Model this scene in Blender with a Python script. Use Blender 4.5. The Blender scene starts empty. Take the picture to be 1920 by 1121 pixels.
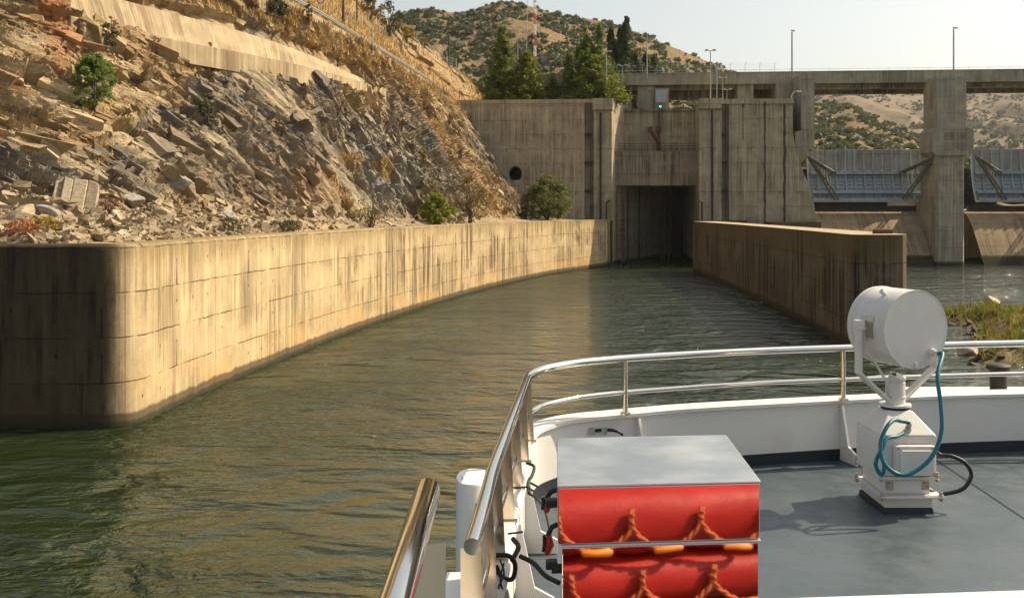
import bpy, math, random
import numpy as np
from mathutils import Vector, Matrix
random.seed(7)
rng = np.random.default_rng(7)
R = math.radians
scn = bpy.context.scene
col = scn.collection

# ---------------------------------------------------------------- camera, sky, sun, exposure
HC = 7.0                                   # eye above the water
cam_d = bpy.data.cameras.new('camera'); cam = bpy.data.objects.new('camera', cam_d); col.objects.link(cam)
cam_d.sensor_width = 36.0; cam_d.lens = 36.0*1900/1920; cam_d.shift_y = -0.0857
cam_d.clip_start = 0.05; cam_d.clip_end = 9000
cam.location = (0, 0, HC); cam.rotation_euler = (R(90), 0, 0)
scn.camera = cam
SUN_EL, SUN_AZ = R(43), math.atan2(0.36, 0.93)   # azimuth measured from +X towards +Y
world = bpy.data.worlds.new('World'); scn.world = world; world.use_nodes = True
wn = world.node_tree; wn.nodes.clear()
sky = wn.nodes.new('ShaderNodeTexSky'); sky.sky_type = 'NISHITA'; sky.sun_disc = False
sky.sun_elevation = SUN_EL; sky.sun_rotation = math.pi/2 - SUN_AZ
sky.air_density = 1.0; sky.dust_density = 3.5; sky.ozone_density = 0.6; sky.altitude = 200
bg = wn.nodes.new('ShaderNodeBackground'); bg.inputs['Strength'].default_value = 0.105
wo = wn.nodes.new('ShaderNodeOutputWorld')
hs = wn.nodes.new('ShaderNodeHueSaturation'); hs.inputs['Saturation'].default_value = .62
tint = wn.nodes.new('ShaderNodeMix'); tint.data_type = 'RGBA'; tint.blend_type = 'MULTIPLY'; tint.inputs[0].default_value = 1; tint.inputs[7].default_value = (1.0, .968, .87, 1)
wn.links.new(sky.outputs[0], hs.inputs['Color']); wn.links.new(hs.outputs[0], tint.inputs[6]); wn.links.new(tint.outputs[2], bg.inputs[0]); wn.links.new(bg.outputs[0], wo.inputs[0])
sun_d = bpy.data.lights.new('sun', 'SUN'); sun = bpy.data.objects.new('sun', sun_d); col.objects.link(sun)
sun_d.energy = 4.2; sun_d.angle = R(0.6); sun_d.color = (1.0, 0.84, 0.60)
sv = Vector((math.cos(SUN_EL)*math.cos(SUN_AZ), math.cos(SUN_EL)*math.sin(SUN_AZ), math.sin(SUN_EL)))
sun.rotation_euler = sv.to_track_quat('Z', 'Y').to_euler(); sun.location = (60, 20, 60)
scn.view_settings.view_transform = 'Standard'; scn.view_settings.look = 'None'
scn.view_settings.exposure = 0.74; scn.view_settings.gamma = 1.0
scn.cycles.max_bounces = 8; scn.cycles.volume_bounces = 1

# ---------------------------------------------------------------- numeric noise
def hsh(*a):
    h = np.zeros(np.broadcast(*a).shape, dtype=np.uint32)
    for i, q in enumerate(a):
        q = np.asarray(q).astype(np.int64).astype(np.uint32)
        h = (h ^ (q * np.uint32([374761393, 668265263, 2246822519, 3266489917][i % 4]))) * np.uint32(2654435761)
        h ^= h >> np.uint32(15)
    h *= np.uint32(2246822519); h ^= h >> np.uint32(13)
    return h.astype(np.float64) / 4294967296.0
def vnoise(x, y, seed=0):
    xi = np.floor(x); yi = np.floor(y); fx = x-xi; fy = y-yi
    fx = fx*fx*(3-2*fx); fy = fy*fy*(3-2*fy)
    s = np.full_like(xi, seed)
    a = hsh(xi, yi, s); b = hsh(xi+1, yi, s); c = hsh(xi, yi+1, s); d = hsh(xi+1, yi+1, s)
    return (a*(1-fx)+b*fx)*(1-fy)+(c*(1-fx)+d*fx)*fy
def fbm(x, y, seed=0, oc=4):
    t = 0; a = .5; n = 0
    for o in range(oc):
        t = t + a*vnoise(x*2**o+o*17.3, y*2**o+o*9.1, seed+o); n += a; a *= .5
    return t/n
def vor(x, y, seed=0):
    """cells: returns nearest distance, second distance, dx, dy to the centre and three randoms per cell"""
    xi = np.floor(x); yi = np.floor(y)
    f1 = np.full(x.shape, 9e9); f2 = f1.copy(); bx = np.zeros(x.shape); by = bx.copy(); ix = bx.copy(); iy = bx.copy()
    s = np.full(x.shape, seed)
    for i in (-1, 0, 1):
        for j in (-1, 0, 1):
            cx = xi+i; cy = yi+j
            px = cx + .1 + .8*hsh(cx, cy, s); py = cy + .1 + .8*hsh(cx, cy, s+1)
            d = np.hypot(x-px, y-py)
            m = d < f1
            f2 = np.where(m, f1, np.minimum(f2, d)); f1 = np.where(m, d, f1)
            bx = np.where(m, x-px, bx); by = np.where(m, y-py, by); ix = np.where(m, cx, ix); iy = np.where(m, cy, iy)
    return f1, f2, bx, by, hsh(ix, iy, s+2), hsh(ix, iy, s+3), hsh(ix, iy, s+4)
def catmull(P, n_per):
    P = np.asarray(P, float); out = []
    Q = np.vstack([2*P[0]-P[1], P, 2*P[-1]-P[-2]])
    for i in range(len(P)-1):
        p0, p1, p2, p3 = Q[i:i+4]
        for t in np.linspace(0, 1, n_per, endpoint=False):
            out.append(.5*((2*p1)+(-p0+p2)*t+(2*p0-5*p1+4*p2-p3)*t*t+(-p0+3*p1-3*p2+p3)*t**3))
    out.append(P[-1]); return np.array(out)

# ---------------------------------------------------------------- object helpers
def tag(o, label=None, cat=None, group=None, kind=None):
    for k, v in (('label', label), ('category', cat), ('group', group), ('kind', kind)):
        if v: o[k] = v
    return o
def thing(name, label, cat, loc=(0, 0, 0), group=None, rotz=0):
    o = bpy.data.objects.new(name, None); col.objects.link(o); o.location = loc; o.rotation_euler = (0, 0, rotz)
    o.empty_display_size = .3
    return tag(o, label, cat, group)
class MB:
    def __init__(s, xf=None): s.v = []; s.f = []; s.uv = {}; s.xf = xf
    def add(s, verts, faces, uvs=None):
        b = len(s.v); s.v += [tuple(map(float, q)) for q in verts]
        for k, f in enumerate(faces):
            if uvs is not None: s.uv[len(s.f)] = uvs[k]
            s.f.append(tuple(b+i for i in f))
    def box(s, x0, x1, y0, y1, z0, z1):
        s.hexa([(x0,y0,z0),(x1,y0,z0),(x1,y1,z0),(x0,y1,z0),(x0,y0,z1),(x1,y0,z1),(x1,y1,z1),(x0,y1,z1)])
    def hexa(s, v): s.add(v, [(0,3,2,1),(4,5,6,7),(0,1,5,4),(1,2,6,5),(2,3,7,6),(3,0,4,7)])
    def cbox(s, x0, x1, y0, y1, z0, z1, c):
        """box with chamfered edges"""
        import bmesh
        bm = bmesh.new(); bmesh.ops.create_cube(bm, size=1)
        for v in bm.verts: v.co = Vector(((x0+x1)/2+v.co.x*(x1-x0), (y0+y1)/2+v.co.y*(y1-y0), (z0+z1)/2+v.co.z*(z1-z0)))
        bmesh.ops.bevel(bm, geom=list(bm.edges), offset=c, segments=2, affect='EDGES', profile=.6)
        bm.verts.index_update(); s.add([v.co for v in bm.verts], [[v.index for v in f.verts] for f in bm.faces]); bm.free()
    def prism(s, poly, z0, z1):
        n = len(poly)
        s.add([(x,y,z0) for x,y in poly]+[(x,y,z1) for x,y in poly],
              [tuple(range(n-1,-1,-1)), tuple(range(n,2*n))]+[(i,(i+1)%n,n+(i+1)%n,n+i) for i in range(n)])
    def tube(s, pts, r, n=10, cap=True):
        P = [Vector(p) for p in pts]; rr = r if hasattr(r, '__len__') else [r]*len(P)
        up = Vector((0,0,1)); prev = None; V = []
        for i, p in enumerate(P):
            d = (P[min(i+1,len(P)-1)]-P[max(i-1,0)]).normalized()
            if prev is None:
                a = d.cross(up)
                if a.length < .1: a = d.cross(Vector((1,0,0)))
            else: a = prev - d*prev.dot(d)
            a.normalize(); prev = a; b = d.cross(a)
            for k in range(n):
                t = 2*math.pi*k/n; V.append(p + (a*math.cos(t)+b*math.sin(t))*rr[i])
        m = len(P); F = [(i*n+k, i*n+(k+1)%n, (i+1)*n+(k+1)%n, (i+1)*n+k) for i in range(m-1) for k in range(n)]
        if cap: F += [tuple(range(n-1,-1,-1)), tuple((m-1)*n+k for k in range(n))]
        s.add(V, F)
    def cyl(s, c, r, z0, z1, n=20, r2=None):
        s.tube([(c[0],c[1],z0),(c[0],c[1],z1)], [r, r if r2 is None else r2], n)
    def build(s, name, mat, parent=None, smooth=False, kind=None, bevel=0):
        me = bpy.data.meshes.new(name)
        V = np.array(s.v, float)
        F = s.f
        uvl = np.zeros((sum(len(f) for f in F), 2)); k = 0
        for i, f in enumerate(F):
            if i in s.uv: q = s.uv[i]
            else:
                p = V[list(f)]; nrm = np.zeros(3)
                for a in range(len(f)): nrm += np.cross(p[a]-p[0], p[(a+1)%len(f)]-p[0])
                l = np.linalg.norm(nrm) or 1; nrm /= l
                if abs(nrm[2]) > .8: q = p[:, :2]
                else:
                    h = math.hypot(nrm[0], nrm[1]); tx, ty = -nrm[1]/h, nrm[0]/h
                    if abs(ty) > abs(tx): q = np.stack([p[:,0]*tx+p[:,1]*ty+37.0, p[:,2]], 1)
                    else: q = np.stack([p[:,0]*abs(tx)+p[:,1]*ty, p[:,2]], 1)
            uvl[k:k+len(f)] = q; k += len(f)
        if s.xf is not None: V = s.xf(V)
        me.from_pydata(V.tolist(), [], F)
        ul = me.uv_layers.new(name='UVMap'); ul.data.foreach_set('uv', uvl.ravel())
        if smooth: me.polygons.foreach_set('use_smooth', [True]*len(F))
        me.materials.append(mat); me.update()
        return link(me, name, parent, kind, bevel, smooth)
def link(me, name, parent=None, kind=None, bevel=0, smooth=False):
    o = bpy.data.objects.new(name, me); col.objects.link(o)
    if parent is not None:
        o.parent = parent
        if parent.type == 'EMPTY':
            o.matrix_parent_inverse = (Matrix.Translation(parent.location) @ parent.rotation_euler.to_matrix().to_4x4()).inverted()
    if kind: o['kind'] = kind
    if smooth and hasattr(me, 'set_sharp_from_angle'): me.set_sharp_from_angle(angle=R(40))
    if bevel:
        b = o.modifiers.new('edge', 'BEVEL'); b.width = bevel; b.segments = 2; b.limit_method = 'ANGLE'; b.angle_limit = R(40)
    return o
def npmesh(name, V, F, mat, parent=None, kind=None, cols=None, smooth=False, uv=None):
    V = np.asarray(V, np.float32); F = np.asarray(F, np.int32); k = F.shape[1]
    me = bpy.data.meshes.new(name)
    me.vertices.add(len(V)); me.vertices.foreach_set('co', V.ravel())
    me.loops.add(F.size); me.loops.foreach_set('vertex_index', F.ravel())
    me.polygons.add(len(F)); me.polygons.foreach_set('loop_start', np.arange(0, F.size, k, dtype=np.int32))
    me.update(calc_edges=True)
    if cols is not None:
        a = me.color_attributes.new('Col', 'FLOAT_COLOR', 'POINT')
        c = np.ones((len(V), 4), np.float32); c[:, :3] = cols; a.data.foreach_set('color', c.ravel())
    if uv is not None:
        ul = me.uv_layers.new(name='UVMap'); ul.data.foreach_set('uv', np.asarray(uv, np.float32)[F.ravel()].ravel())
    me.polygons.foreach_set('use_smooth', np.full(len(F), smooth))
    me.materials.append(mat); me.validate()
    return link(me, name, parent, kind)
def grid_faces(nr, nc):
    i = np.arange(nr-1)[:, None]*nc + np.arange(nc-1)[None]
    return np.stack([i, i+1, i+nc+1, i+nc], -1).reshape(-1, 4)
def copy_thing(o, loc, label=None, rotz=None, scale=None):
    c = o.copy(); col.objects.link(c); c.location = loc
    if rotz is not None: c.rotation_euler = (0, 0, rotz)
    if scale: c.scale = scale
    if label: c['label'] = label
    for ch in list(o.children):
        d = ch.copy(); col.objects.link(d); d.parent = c
        for g in list(ch.children):
            e = g.copy(); col.objects.link(e); e.parent = d
    return c

# ---------------------------------------------------------------- material helpers
class NT:
    def __init__(s, name):
        s.m = bpy.data.materials.new(name); s.m.use_nodes = True; s.t = s.m.node_tree; s.t.nodes.clear()
        s.out = s.t.nodes.new('ShaderNodeOutputMaterial')
    def n(s, typ, ins=None, out=0, **props):
        d = s.t.nodes.new('ShaderNode'+typ)
        for k, v in props.items(): setattr(d, k, v)
        for k, v in (ins or {}).items(): s.put(d.inputs[k], v)
        return d.outputs[out]
    def put(s, sock, v):
        if isinstance(v, bpy.types.NodeSocket): s.t.links.new(v, sock)
        elif isinstance(v, (tuple, list)) and sock.type == 'RGBA' and len(v) == 3: sock.default_value = (*v, 1)
        else: sock.default_value = v
    def math(s, op, a, b=0.0, c=0.0, clamp=False): return s.n('Math', {0: a, 1: b, 2: c}, operation=op, use_clamp=clamp)
    def mix(s, f, a, b, mode='MIX'):
        d = s.t.nodes.new('ShaderNodeMix'); d.data_type = 'RGBA'; d.blend_type = mode
        s.put(d.inputs[0], f); s.put(d.inputs[6], a); s.put(d.inputs[7], b); return d.outputs[2]
    def ramp(s, f, lo, hi, a=0.0, b=1.0):
        return s.n('MapRange', {0: f, 1: lo, 2: hi, 3: a, 4: b}, interpolation_type='SMOOTHSTEP')
    def noise(s, vec, scale, detail=3, rough=.55, dist=0.0):
        return s.n('TexNoise', {'Vector': vec, 'Scale': scale, 'Detail': detail, 'Roughness': rough, 'Distortion': dist})
    def map(s, vec, sc=(1,1,1), loc=(0,0,0), rot=(0,0,0)):
        return s.n('Mapping', {'Vector': vec, 'Scale': sc, 'Location': loc, 'Rotation': rot})
    def uv(s): return s.n('UVMap', uv_map='UVMap')
    def obj(s): return s.n('TexCoord', out=3)
    def bump(s, h, strength=.4, dist=.02, normal=None):
        i = {'Height': h, 'Strength': strength, 'Distance': dist}
        if normal is not None: i['Normal'] = normal
        return s.n('Bump', i)
    def bsdf(s, color, rough=.7, metal=0.0, normal=None, spec=.4, **kw):
        i = {'Base Color': color, 'Roughness': rough, 'Metallic': metal, 'Specular IOR Level': spec}
        if normal is not None: i['Normal'] = normal
        i.update(kw)
        o = s.n('BsdfPrincipled', i); s.t.links.new(o, s.out.inputs[0]); return s.m
def concrete(name, base, stain, lift=1.45, streak=.7, water=True, top=None, holes=False, corner=None, hband=.5):
    t = NT(name); uv = t.uv()
    sep = t.t.nodes.new('ShaderNodeSeparateXYZ'); t.put(sep.inputs[0], uv); u, v = sep.outputs[0], sep.outputs[1]
    blot = t.noise(uv, .45, 5, .65)
    c = t.mix(t.ramp(blot, .35, .7), tuple(q*.82 for q in base), tuple(q*1.12 for q in base))
    fine = t.noise(uv, 9, 5, .7)
    c = t.mix(t.ramp(fine, .3, .75, 0, .35), c, tuple(q*.62 for q in base))
    # run-off streaks
    s1 = t.noise(t.map(uv, (1.7, .07, 1)), 1.0, 5, .7)
    s2 = t.noise(t.map(uv, (3.6, .13, 1), (3, 1, 0)), 1.0, 6, .75, .6)
    reach = t.noise(t.map(uv, (.16, .22, 1), (9, 4, 0)), 1.0, 3, .6)
    reach = t.ramp(reach, .42, .56)
    f = t.math('MULTIPLY', t.math('ADD', t.ramp(s1, .46, .57, 0, .8), t.ramp(s2, .49, .60, 0, .6)), t.math('MULTIPLY_ADD', reach, .85, .15), clamp=True)
    c = t.mix(t.math('MULTIPLY', f, t.math('MULTIPLY', streak, t.ramp(u, 14, 46, .6, 1.15)) if holes else streak), c, stain)
    pale = t.ramp(t.noise(t.map(uv, (4.2, .12, 1), (20, 7, 0)), 1.0, 3, .6), .54, .64, 0, .5)
    c = t.mix(pale, c, tuple(min(.8, q*1.35) for q in base))
    grime = t.ramp(t.noise(t.map(uv, (.55, .42, 1), (31, 13, 0)), 1.0, 7, .72, .5), .50, .66, 0, .55 if holes else .35)
    c = t.mix(grime, c, tuple(q*.45+s*.6 for q, s in zip(base, stain)))
    if top is not None:                                    # grime band hanging from the crest
        edge = t.math('ADD', v, t.math('MULTIPLY', t.noise(t.map(uv, (2.6, .2, 1)), 1, 5, .7), 3.0))
        c = t.mix(t.ramp(edge, top+.2, top+1.6, 0, .62), c, tuple(q*.5+s*.5 for q, s in zip(stain, (.2,.15,.05))))
    # pour joints
    wob = t.math('MULTIPLY', t.math('SUBTRACT', t.noise(t.map(uv, (.9, 0, 1)), 1, 4, .7), .5), .16)
    fr = t.math('FRACT', t.math('DIVIDE', t.math('ADD', v, wob), lift))
    dj = t.math('ABSOLUTE', t.math('SUBTRACT', fr, .5))
    jl = t.ramp(dj, .5-.035/lift, .5-.008/lift)
    jl = t.math('MULTIPLY', jl, t.ramp(t.noise(t.map(uv, (.8, .5, 1), (5, 5, 0)), 1, 4, .7), .38, .58))
    below = t.ramp(fr, .62, 1.0)                           # damp skirt under a joint
    below = t.math('MULTIPLY', below, t.ramp(t.noise(t.map(uv, (2.2, .35, 1), (2, 8, 0)), 1, 4, .7), .5, .68))
    c = t.mix(t.math('MULTIPLY', below, hband), c, stain)
    c = t.mix(t.math('MULTIPLY', jl, .8), c, tuple(q*.35 for q in stain))
    vj = t.math('ABSOLUTE', t.math('SUBTRACT', t.math('FRACT', t.math('DIVIDE', u, 7.3)), .5))
    vl = t.ramp(vj, .5-.006, .5-.002)
    c = t.mix(t.math('MULTIPLY', vl, .35), c, tuple(q*.4 for q in stain))
    bl = t.math('ABSOLUTE', t.math('SUBTRACT', t.math('FRACT', t.math('MULTIPLY', v, 5.5)), .5))
    boards = t.ramp(bl, .42, .5)
    bn = t.math('MULTIPLY', boards, t.ramp(t.noise(t.map(uv, (.7, 4, 1)), 1, 3), .4, .6))
    c = t.mix(t.math('MULTIPLY', bn, .05), c, stain)
    if holes:                                              # tie holes with a run of damp under some of them
        cu = t.math('DIVIDE', u, 1.45); cv = t.math('DIVIDE', v, 1.45)
        cell = t.n('CombineXYZ', {0: t.math('FLOOR', cu), 1: t.math('FLOOR', cv), 2: 0.0})
        rnd = t.n('TexWhiteNoise', {0: cell}, noise_dimensions='3D')
        fu = t.math('SUBTRACT', t.math('FRACT', cu), .5); fv = t.math('SUBTRACT', t.math('FRACT', cv), .62)
        dot = t.ramp(t.math('SQRT', t.math('ADD', t.math('MULTIPLY', fu, fu), t.math('MULTIPLY', t.math('MULTIPLY', fv, fv), .35))), .014, .035, 1, 0)
        w = t.math('MULTIPLY_ADD', fv, -.055, .006)
        run = t.math('MULTIPLY', t.ramp(t.math('SUBTRACT', t.math('ABSOLUTE', fu), w), -.012, .012, 1, 0), t.ramp(fv, -.02, .02, 1, 0))
        run = t.math('MULTIPLY', run, t.ramp(rnd, .80, .82))
        c = t.mix(t.math('MAXIMUM', t.math('MULTIPLY', dot, t.ramp(rnd, .5, .53)), t.math('MULTIPLY', run, .8)), c, tuple(q*.3 for q in stain))
        # ochre deposit near the old water mark
        oc = t.math('MULTIPLY', t.ramp(v, 2.4, .6), t.ramp(t.noise(t.map(uv, (.2, .5, 1)), 1, 3), .42, .6))
        c = t.mix(t.math('MULTIPLY', oc, .5), c, (.50, .30, .11))
    if corner is not None:                                 # black staining on the river-facing return, its shade painted in as well
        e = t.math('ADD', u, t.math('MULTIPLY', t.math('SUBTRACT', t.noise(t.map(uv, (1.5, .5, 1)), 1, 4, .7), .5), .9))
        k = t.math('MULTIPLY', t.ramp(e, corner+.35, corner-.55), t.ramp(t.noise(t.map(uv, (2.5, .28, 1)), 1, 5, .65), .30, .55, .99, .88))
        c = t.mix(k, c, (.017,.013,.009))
    if water:
        wl = t.math('SUBTRACT', v, t.math('MULTIPLY', t.noise(t.map(uv, (1.2, .1, 1)), 1, 3), .35))
        c = t.mix(t.ramp(wl, .36, .22, 0, .8), c, (.042, .030, .016))
        c = t.mix(t.ramp(wl, .1, -.05, 0, .8), c, (.02, .025, .012))
    h = t.math('SUBTRACT', t.math('ADD', t.math('MULTIPLY', fine, .3), t.math('MULTIPLY', blot, .3)), t.math('ADD', t.math('MULTIPLY', jl, .9), t.math('MULTIPLY', boards, .06)))
    return t.bsdf(c, .88, normal=t.bump(h, .6, .035), spec=.25)
def plain(name, color, rough=.5, metal=0.0, var=.15, scale=6, bump=.05, spec=.4, dirt=None, **kw):
    t = NT(name); o = t.obj(); nz = t.noise(o, scale, 5, .65)
    c = t.mix(t.ramp(nz, .3, .7), tuple(q*(1-var) for q in color), tuple(min(1, q*(1+var)) for q in color))
    if dirt: c = t.mix(t.ramp(t.noise(o, scale*.6, 6, .75), .55, .72, 0, .75), c, dirt)
    r = t.ramp(nz, .2, .8, rough*.85, min(1, rough*1.2))
    return t.bsdf(c, r, metal, t.bump(nz, bump, .01), spec, **kw)
def leafmat(name, a, b, hi=None, tr=.3):
    t = NT(name); isl = t.n('NewGeometry', out=8); o = t.obj()
    c = t.mix(isl, a, b)
    c = t.mix(t.ramp(t.noise(o, .9, 3), .45, .65, 0, .7), c, hi or tuple(q*1.25 for q in b))
    d = t.n('BsdfPrincipled', {'Base Color': c, 'Roughness': .6, 'Specular IOR Level': .25})
    e = t.n('BsdfTranslucent', {'Color': c})
    m = t.n('MixShader', {0: tr, 1: d, 2: e}); t.t.links.new(m, t.out.inputs[0]); return t.m
def px2w(px, py, D): return Vector(((px-960)/1900*D, D, HC+(396-py)/1900*D))

M = {}
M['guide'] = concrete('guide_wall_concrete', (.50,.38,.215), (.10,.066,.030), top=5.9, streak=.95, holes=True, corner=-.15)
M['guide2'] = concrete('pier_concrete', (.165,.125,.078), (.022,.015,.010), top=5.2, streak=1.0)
M['lock'] = concrete('lock_concrete', (.44,.375,.265), (.11,.09,.06), lift=1.9, streak=.6, water=True, hband=.6)
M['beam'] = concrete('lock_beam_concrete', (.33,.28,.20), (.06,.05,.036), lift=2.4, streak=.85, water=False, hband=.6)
M['dam'] = concrete('dam_concrete', (.40,.36,.27), (.11,.095,.07), lift=2.2, streak=.55, water=True)
M['spill'] = concrete('spillway_concrete', (.40,.30,.19), (.13,.085,.05), lift=2.0, streak=.6)
M['apron'] = concrete('apron_concrete', (.40,.31,.19), (.17,.12,.065), lift=60, streak=.85, water=False)
M['black'] = plain('black_rubber', (.018,.018,.019), .55, bump=.1)
M['dark_iron'] = plain('dark_iron', (.045,.038,.032), .6, .4, dirt=(.10,.045,.02))
M['rust'] = plain('rusty_iron', (.13,.055,.032), .75, .1, .3, 14, .2, dirt=(.05,.03,.02))
M['galv'] = plain('galvanised_steel', (.36,.37,.37), .45, .6, .12)
M['pole'] = plain('grey_pole_paint', (.42,.43,.42), .5, .2, .08)
M['wood'] = plain('weathered_wood', (.10,.075,.05), .85, 0, .25, 9, .2)
WAVE = 1.0; HAZE = .00006
# ---------------------------------------------------------------- water
def water_mat():
    t = NT('river_water'); o = t.obj()
    big = t.noise(t.map(o, (.35, .62, 1)), 1.0, 2, .5, .6)
    mid = t.noise(t.map(o, (1.7, 3.1, 1), rot=(0, 0, R(12))), 1.0, 3, .55, .4)
    sm = t.noise(t.map(o, (5.0, 9.5, 1), rot=(0, 0, R(-8))), 1.0, 3, .6, .3)
    calm = t.ramp(t.noise(t.map(o, (.05, .09, 1)), 1.0, 2), .35, .65, .35, 1.0)
    ruf = t.ramp(t.noise(t.map(o, (.045, .11, 1), (4, 9, 0)), 1.0, 3, .6), .38, .62, .35, 1.25)
    h = t.math('ADD', t.math('MULTIPLY', big, .80), t.math('ADD', t.math('MULTIPLY', t.math('MULTIPLY', mid, ruf), .28), t.math('MULTIPLY', t.math('MULTIPLY', sm, calm), .06)))
    c = t.mix(t.ramp(t.noise(o, .06, 3), .35, .65), (.016,.026,.006), (.025,.036,.010))
    return t.bsdf(c, .04, normal=t.bump(h, 1.0, WAVE), spec=.5, IOR=1.75)
M['water'] = water_mat()
mb = MB(); mb.add([(-2500,-400,0),(3500,-400,0),(3500,4500,0),(-2500,4500,0)], [(0,1,2,3)])
mb.build('water', M['water'], kind='structure')

# ---------------------------------------------------------------- left hillside: contour lines lofted into one rock face
ctrl = {
 'L0': [(-60,34.3),(-24,34.2),(-13.9,35.2),(-12.9,46),(-9.9,62.5),(-4.1,89),(2.8,111.5),(7.4,121.5),(11.5,131.5),(12.5,136),(12.6,150)],
 'L1': [(-60,40),(-26,38.3),(-18.3,40.5),(-15.2,48),(-12,62.3),(-6.6,89.5),(-.5,112.5),(1.2,124),(1.9,133.5),(2.0,140),(2.5,152)],
 'L2': [(-70,54),(-37,51.5),(-28,54),(-22.5,59),(-16.3,69),(-12.9,90),(-10,112),(-8.8,124),(-7.7,133.5),(-5,150),(-2,166)],
 'L3': [(-74,58),(-40,55.6),(-32,57.6),(-26.5,61.5),(-20.3,70.5),(-16.9,91),(-14,113),(-12.5,125),(-11.2,134.5),(-7.5,152),(-3.6,168)],
 'L4': [(-85,85),(-50,80),(-45,80),(-39,81),(-33,88),(-28,102),(-22,117),(-18,127),(-14.5,137),(-7.7,157),(-2.5,176)],
 'L5': [(-105,105),(-70,105),(-65,105),(-58,105),(-50,110),(-43,120),(-36,130),(-30,140),(-25,150),(-14,170),(-8,186)]}
zc = {'L0': [5.75]*11, 'L1': [7.2,7.2,7.0,6.8,6.5,6.3,6.2,6.2,6.2,6.2,6.2], 'L2': [21.5]*11, 'L3': [21.6]*11,
      'L4': [42,42,42,42,42,41,36,32.6,31.0,28.2,24.0], 'L5': [40,40,40,40,40,39,34,31,28,26,22]}
NPER = 40
LC = {k: np.hstack([catmull(v, NPER), catmull(np.array(zc[k])[:, None], NPER)]) for k, v in ctrl.items()}
tcol = np.linspace(0, 10, 10*NPER+1)
# columns: closer spacing where the slope is near
tt = np.concatenate([np.linspace(.9, 2.0, 120, endpoint=False), np.linspace(2.0, 5.0, 620, endpoint=False), np.linspace(5.0, 9.95, 370)])
def at_t(L, t): return np.stack([np.interp(t, tcol, LC[L][:, i]) for i in range(3)], -1)
rows = []; tags = []
for a, b, n in (('L0','L1',46), ('L1','L2',330), ('L2','L3',10), ('L3','L4',120), ('L4','L5',16)):
    A, B = at_t(a, tt), at_t(b, tt)
    for i in range(n):
        f = i/n; rows.append(A*(1-f)+B*f); tags.append((a, f))
rows.append(at_t('L5', tt)); tags.append(('L5', 1))
G = np.array(rows)                                   # rows x cols x 3
nr, nc = G.shape[:2]
q = np.array([['L0','L1','L2','L3','L4','L5'].index(t[0])+t[1] for t in tags])
S = np.concatenate([[0], np.cumsum(np.linalg.norm(np.diff(at_t('L1', tt)[:, :2], axis=0), axis=1))])
S2 = np.broadcast_to(S[None], (nr, nc)); Vv = np.concatenate([np.zeros((1, nc)), np.cumsum(np.linalg.norm(np.diff(G, axis=0), axis=2), axis=0)])
du = np.gradient(G, axis=1); dv = np.gradient(G, axis=0)
Nn = np.cross(du, dv); Nn /= np.linalg.norm(Nn, axis=2, keepdims=True)
Nn = np.where((Nn[..., 2] < 0)[..., None], -Nn, Nn)
def sstep(x, a, b):
    x = np.clip((x-a)/(b-a), 0, 1); return x*x*(3-2*x)
Q = np.broadcast_to(q[:, None], (nr, nc))
rock = sstep(Q, .75, 1.04)*(1-sstep(Q, 1.95, 2.0))
bank = sstep(Q, 3.02, 3.2)
tt2 = np.broadcast_to(tt[None], (nr, nc))
ap_f = ((Q > 1.665) & (Q < 1.84) & (tt2 > 2.4) & (tt2 < 4.7)).astype(float)
w = Vv + .60*S2 + 1.6*fbm(S2*.08, Vv*.12, 3)         # height across the dipping beds
D1 = vor(S2/5.2, w/1.7, 11); D2 = vor(S2/2.3 + .3*w, w/.62, 21); D3 = vor(S2/.95 + .25*w, w/.27, 31); D4 = vor(S2/.42, w/.16, 41)
fine_amt = .35+.65*fbm(S2*.15, Vv*.2, 9)
slab = sstep(fbm(S2*.11+4, w*.30, 51, 3), .64, .70)       # smooth exposed bedding planes
# two named pale planes seen low on the near part of the cliff
def patch(t0, dt, q0, dq): return np.exp(-((tt2-t0-.35*(q0-Q))/dt)**4-((Q-q0)/dq)**4)
def band(s0, q0, s1, q1, th):
    f = (S2-s0)/(s1-s0); return np.exp(-((Q-q0-f*(q1-q0)-.02*(fbm(S2*.5, Q*8, 52)-.5))/th)**4)*sstep(f, -.05, .06)*(1-sstep(f, .8, 1.05))
for bnd in ((10.3,1.37,18.6,1.13,.034), (21.3,1.33,26.3,1.15,.030), (9.5,1.22,13.5,1.08,.03)): slab = np.maximum(slab, band(*bnd))
disp = 1.5*(fbm(S2*.09, Vv*.13, 5, 3)-.5) \
     + .95*((D1[4]-.5)+ .9*(D1[2]*(D1[5]-.5)+D1[3]*(D1[6]-.2))) \
     + .62*((D2[4]-.5)+ 1.2*(D2[2]*(D2[5]-.5)+D2[3]*(D2[6]-.15))) \
     + fine_amt*.30*((D3[4]-.5)+ 1.4*(D3[2]*(D3[5]-.5)+D3[3]*(D3[6]-.2))) \
     + fine_amt*.14*((D4[4]-.5)+1.2*D4[3]*(D4[6]-.3))
crack = np.minimum(sstep(D2[1]-D2[0], 0, .10), .3+.7*sstep(D1[1]-D1[0], 0, .07))
disp -= .12*(1-crack)*(1-slab)
disp = disp*(1-.62*slab) + .25*slab + slab*.06*np.sin(w*9+2*fbm(S2*.8, w*2, 54))
talus = sstep(Q, .2, .7)*(1-sstep(Q, 1.0, 1.12))
disp = disp*rock*(1-.75*ap_f) - .5*ap_f
tal = .16*(vor(S2/.45, Vv/.35, 61)[4]-.4)+.5*(fbm(S2*.3, Vv*.4, 62)-.4)+.12*(vor(S2/.28, Vv/.2, 64)[4]-.4)
disp = disp*(1-talus*.55) + tal*talus
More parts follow.
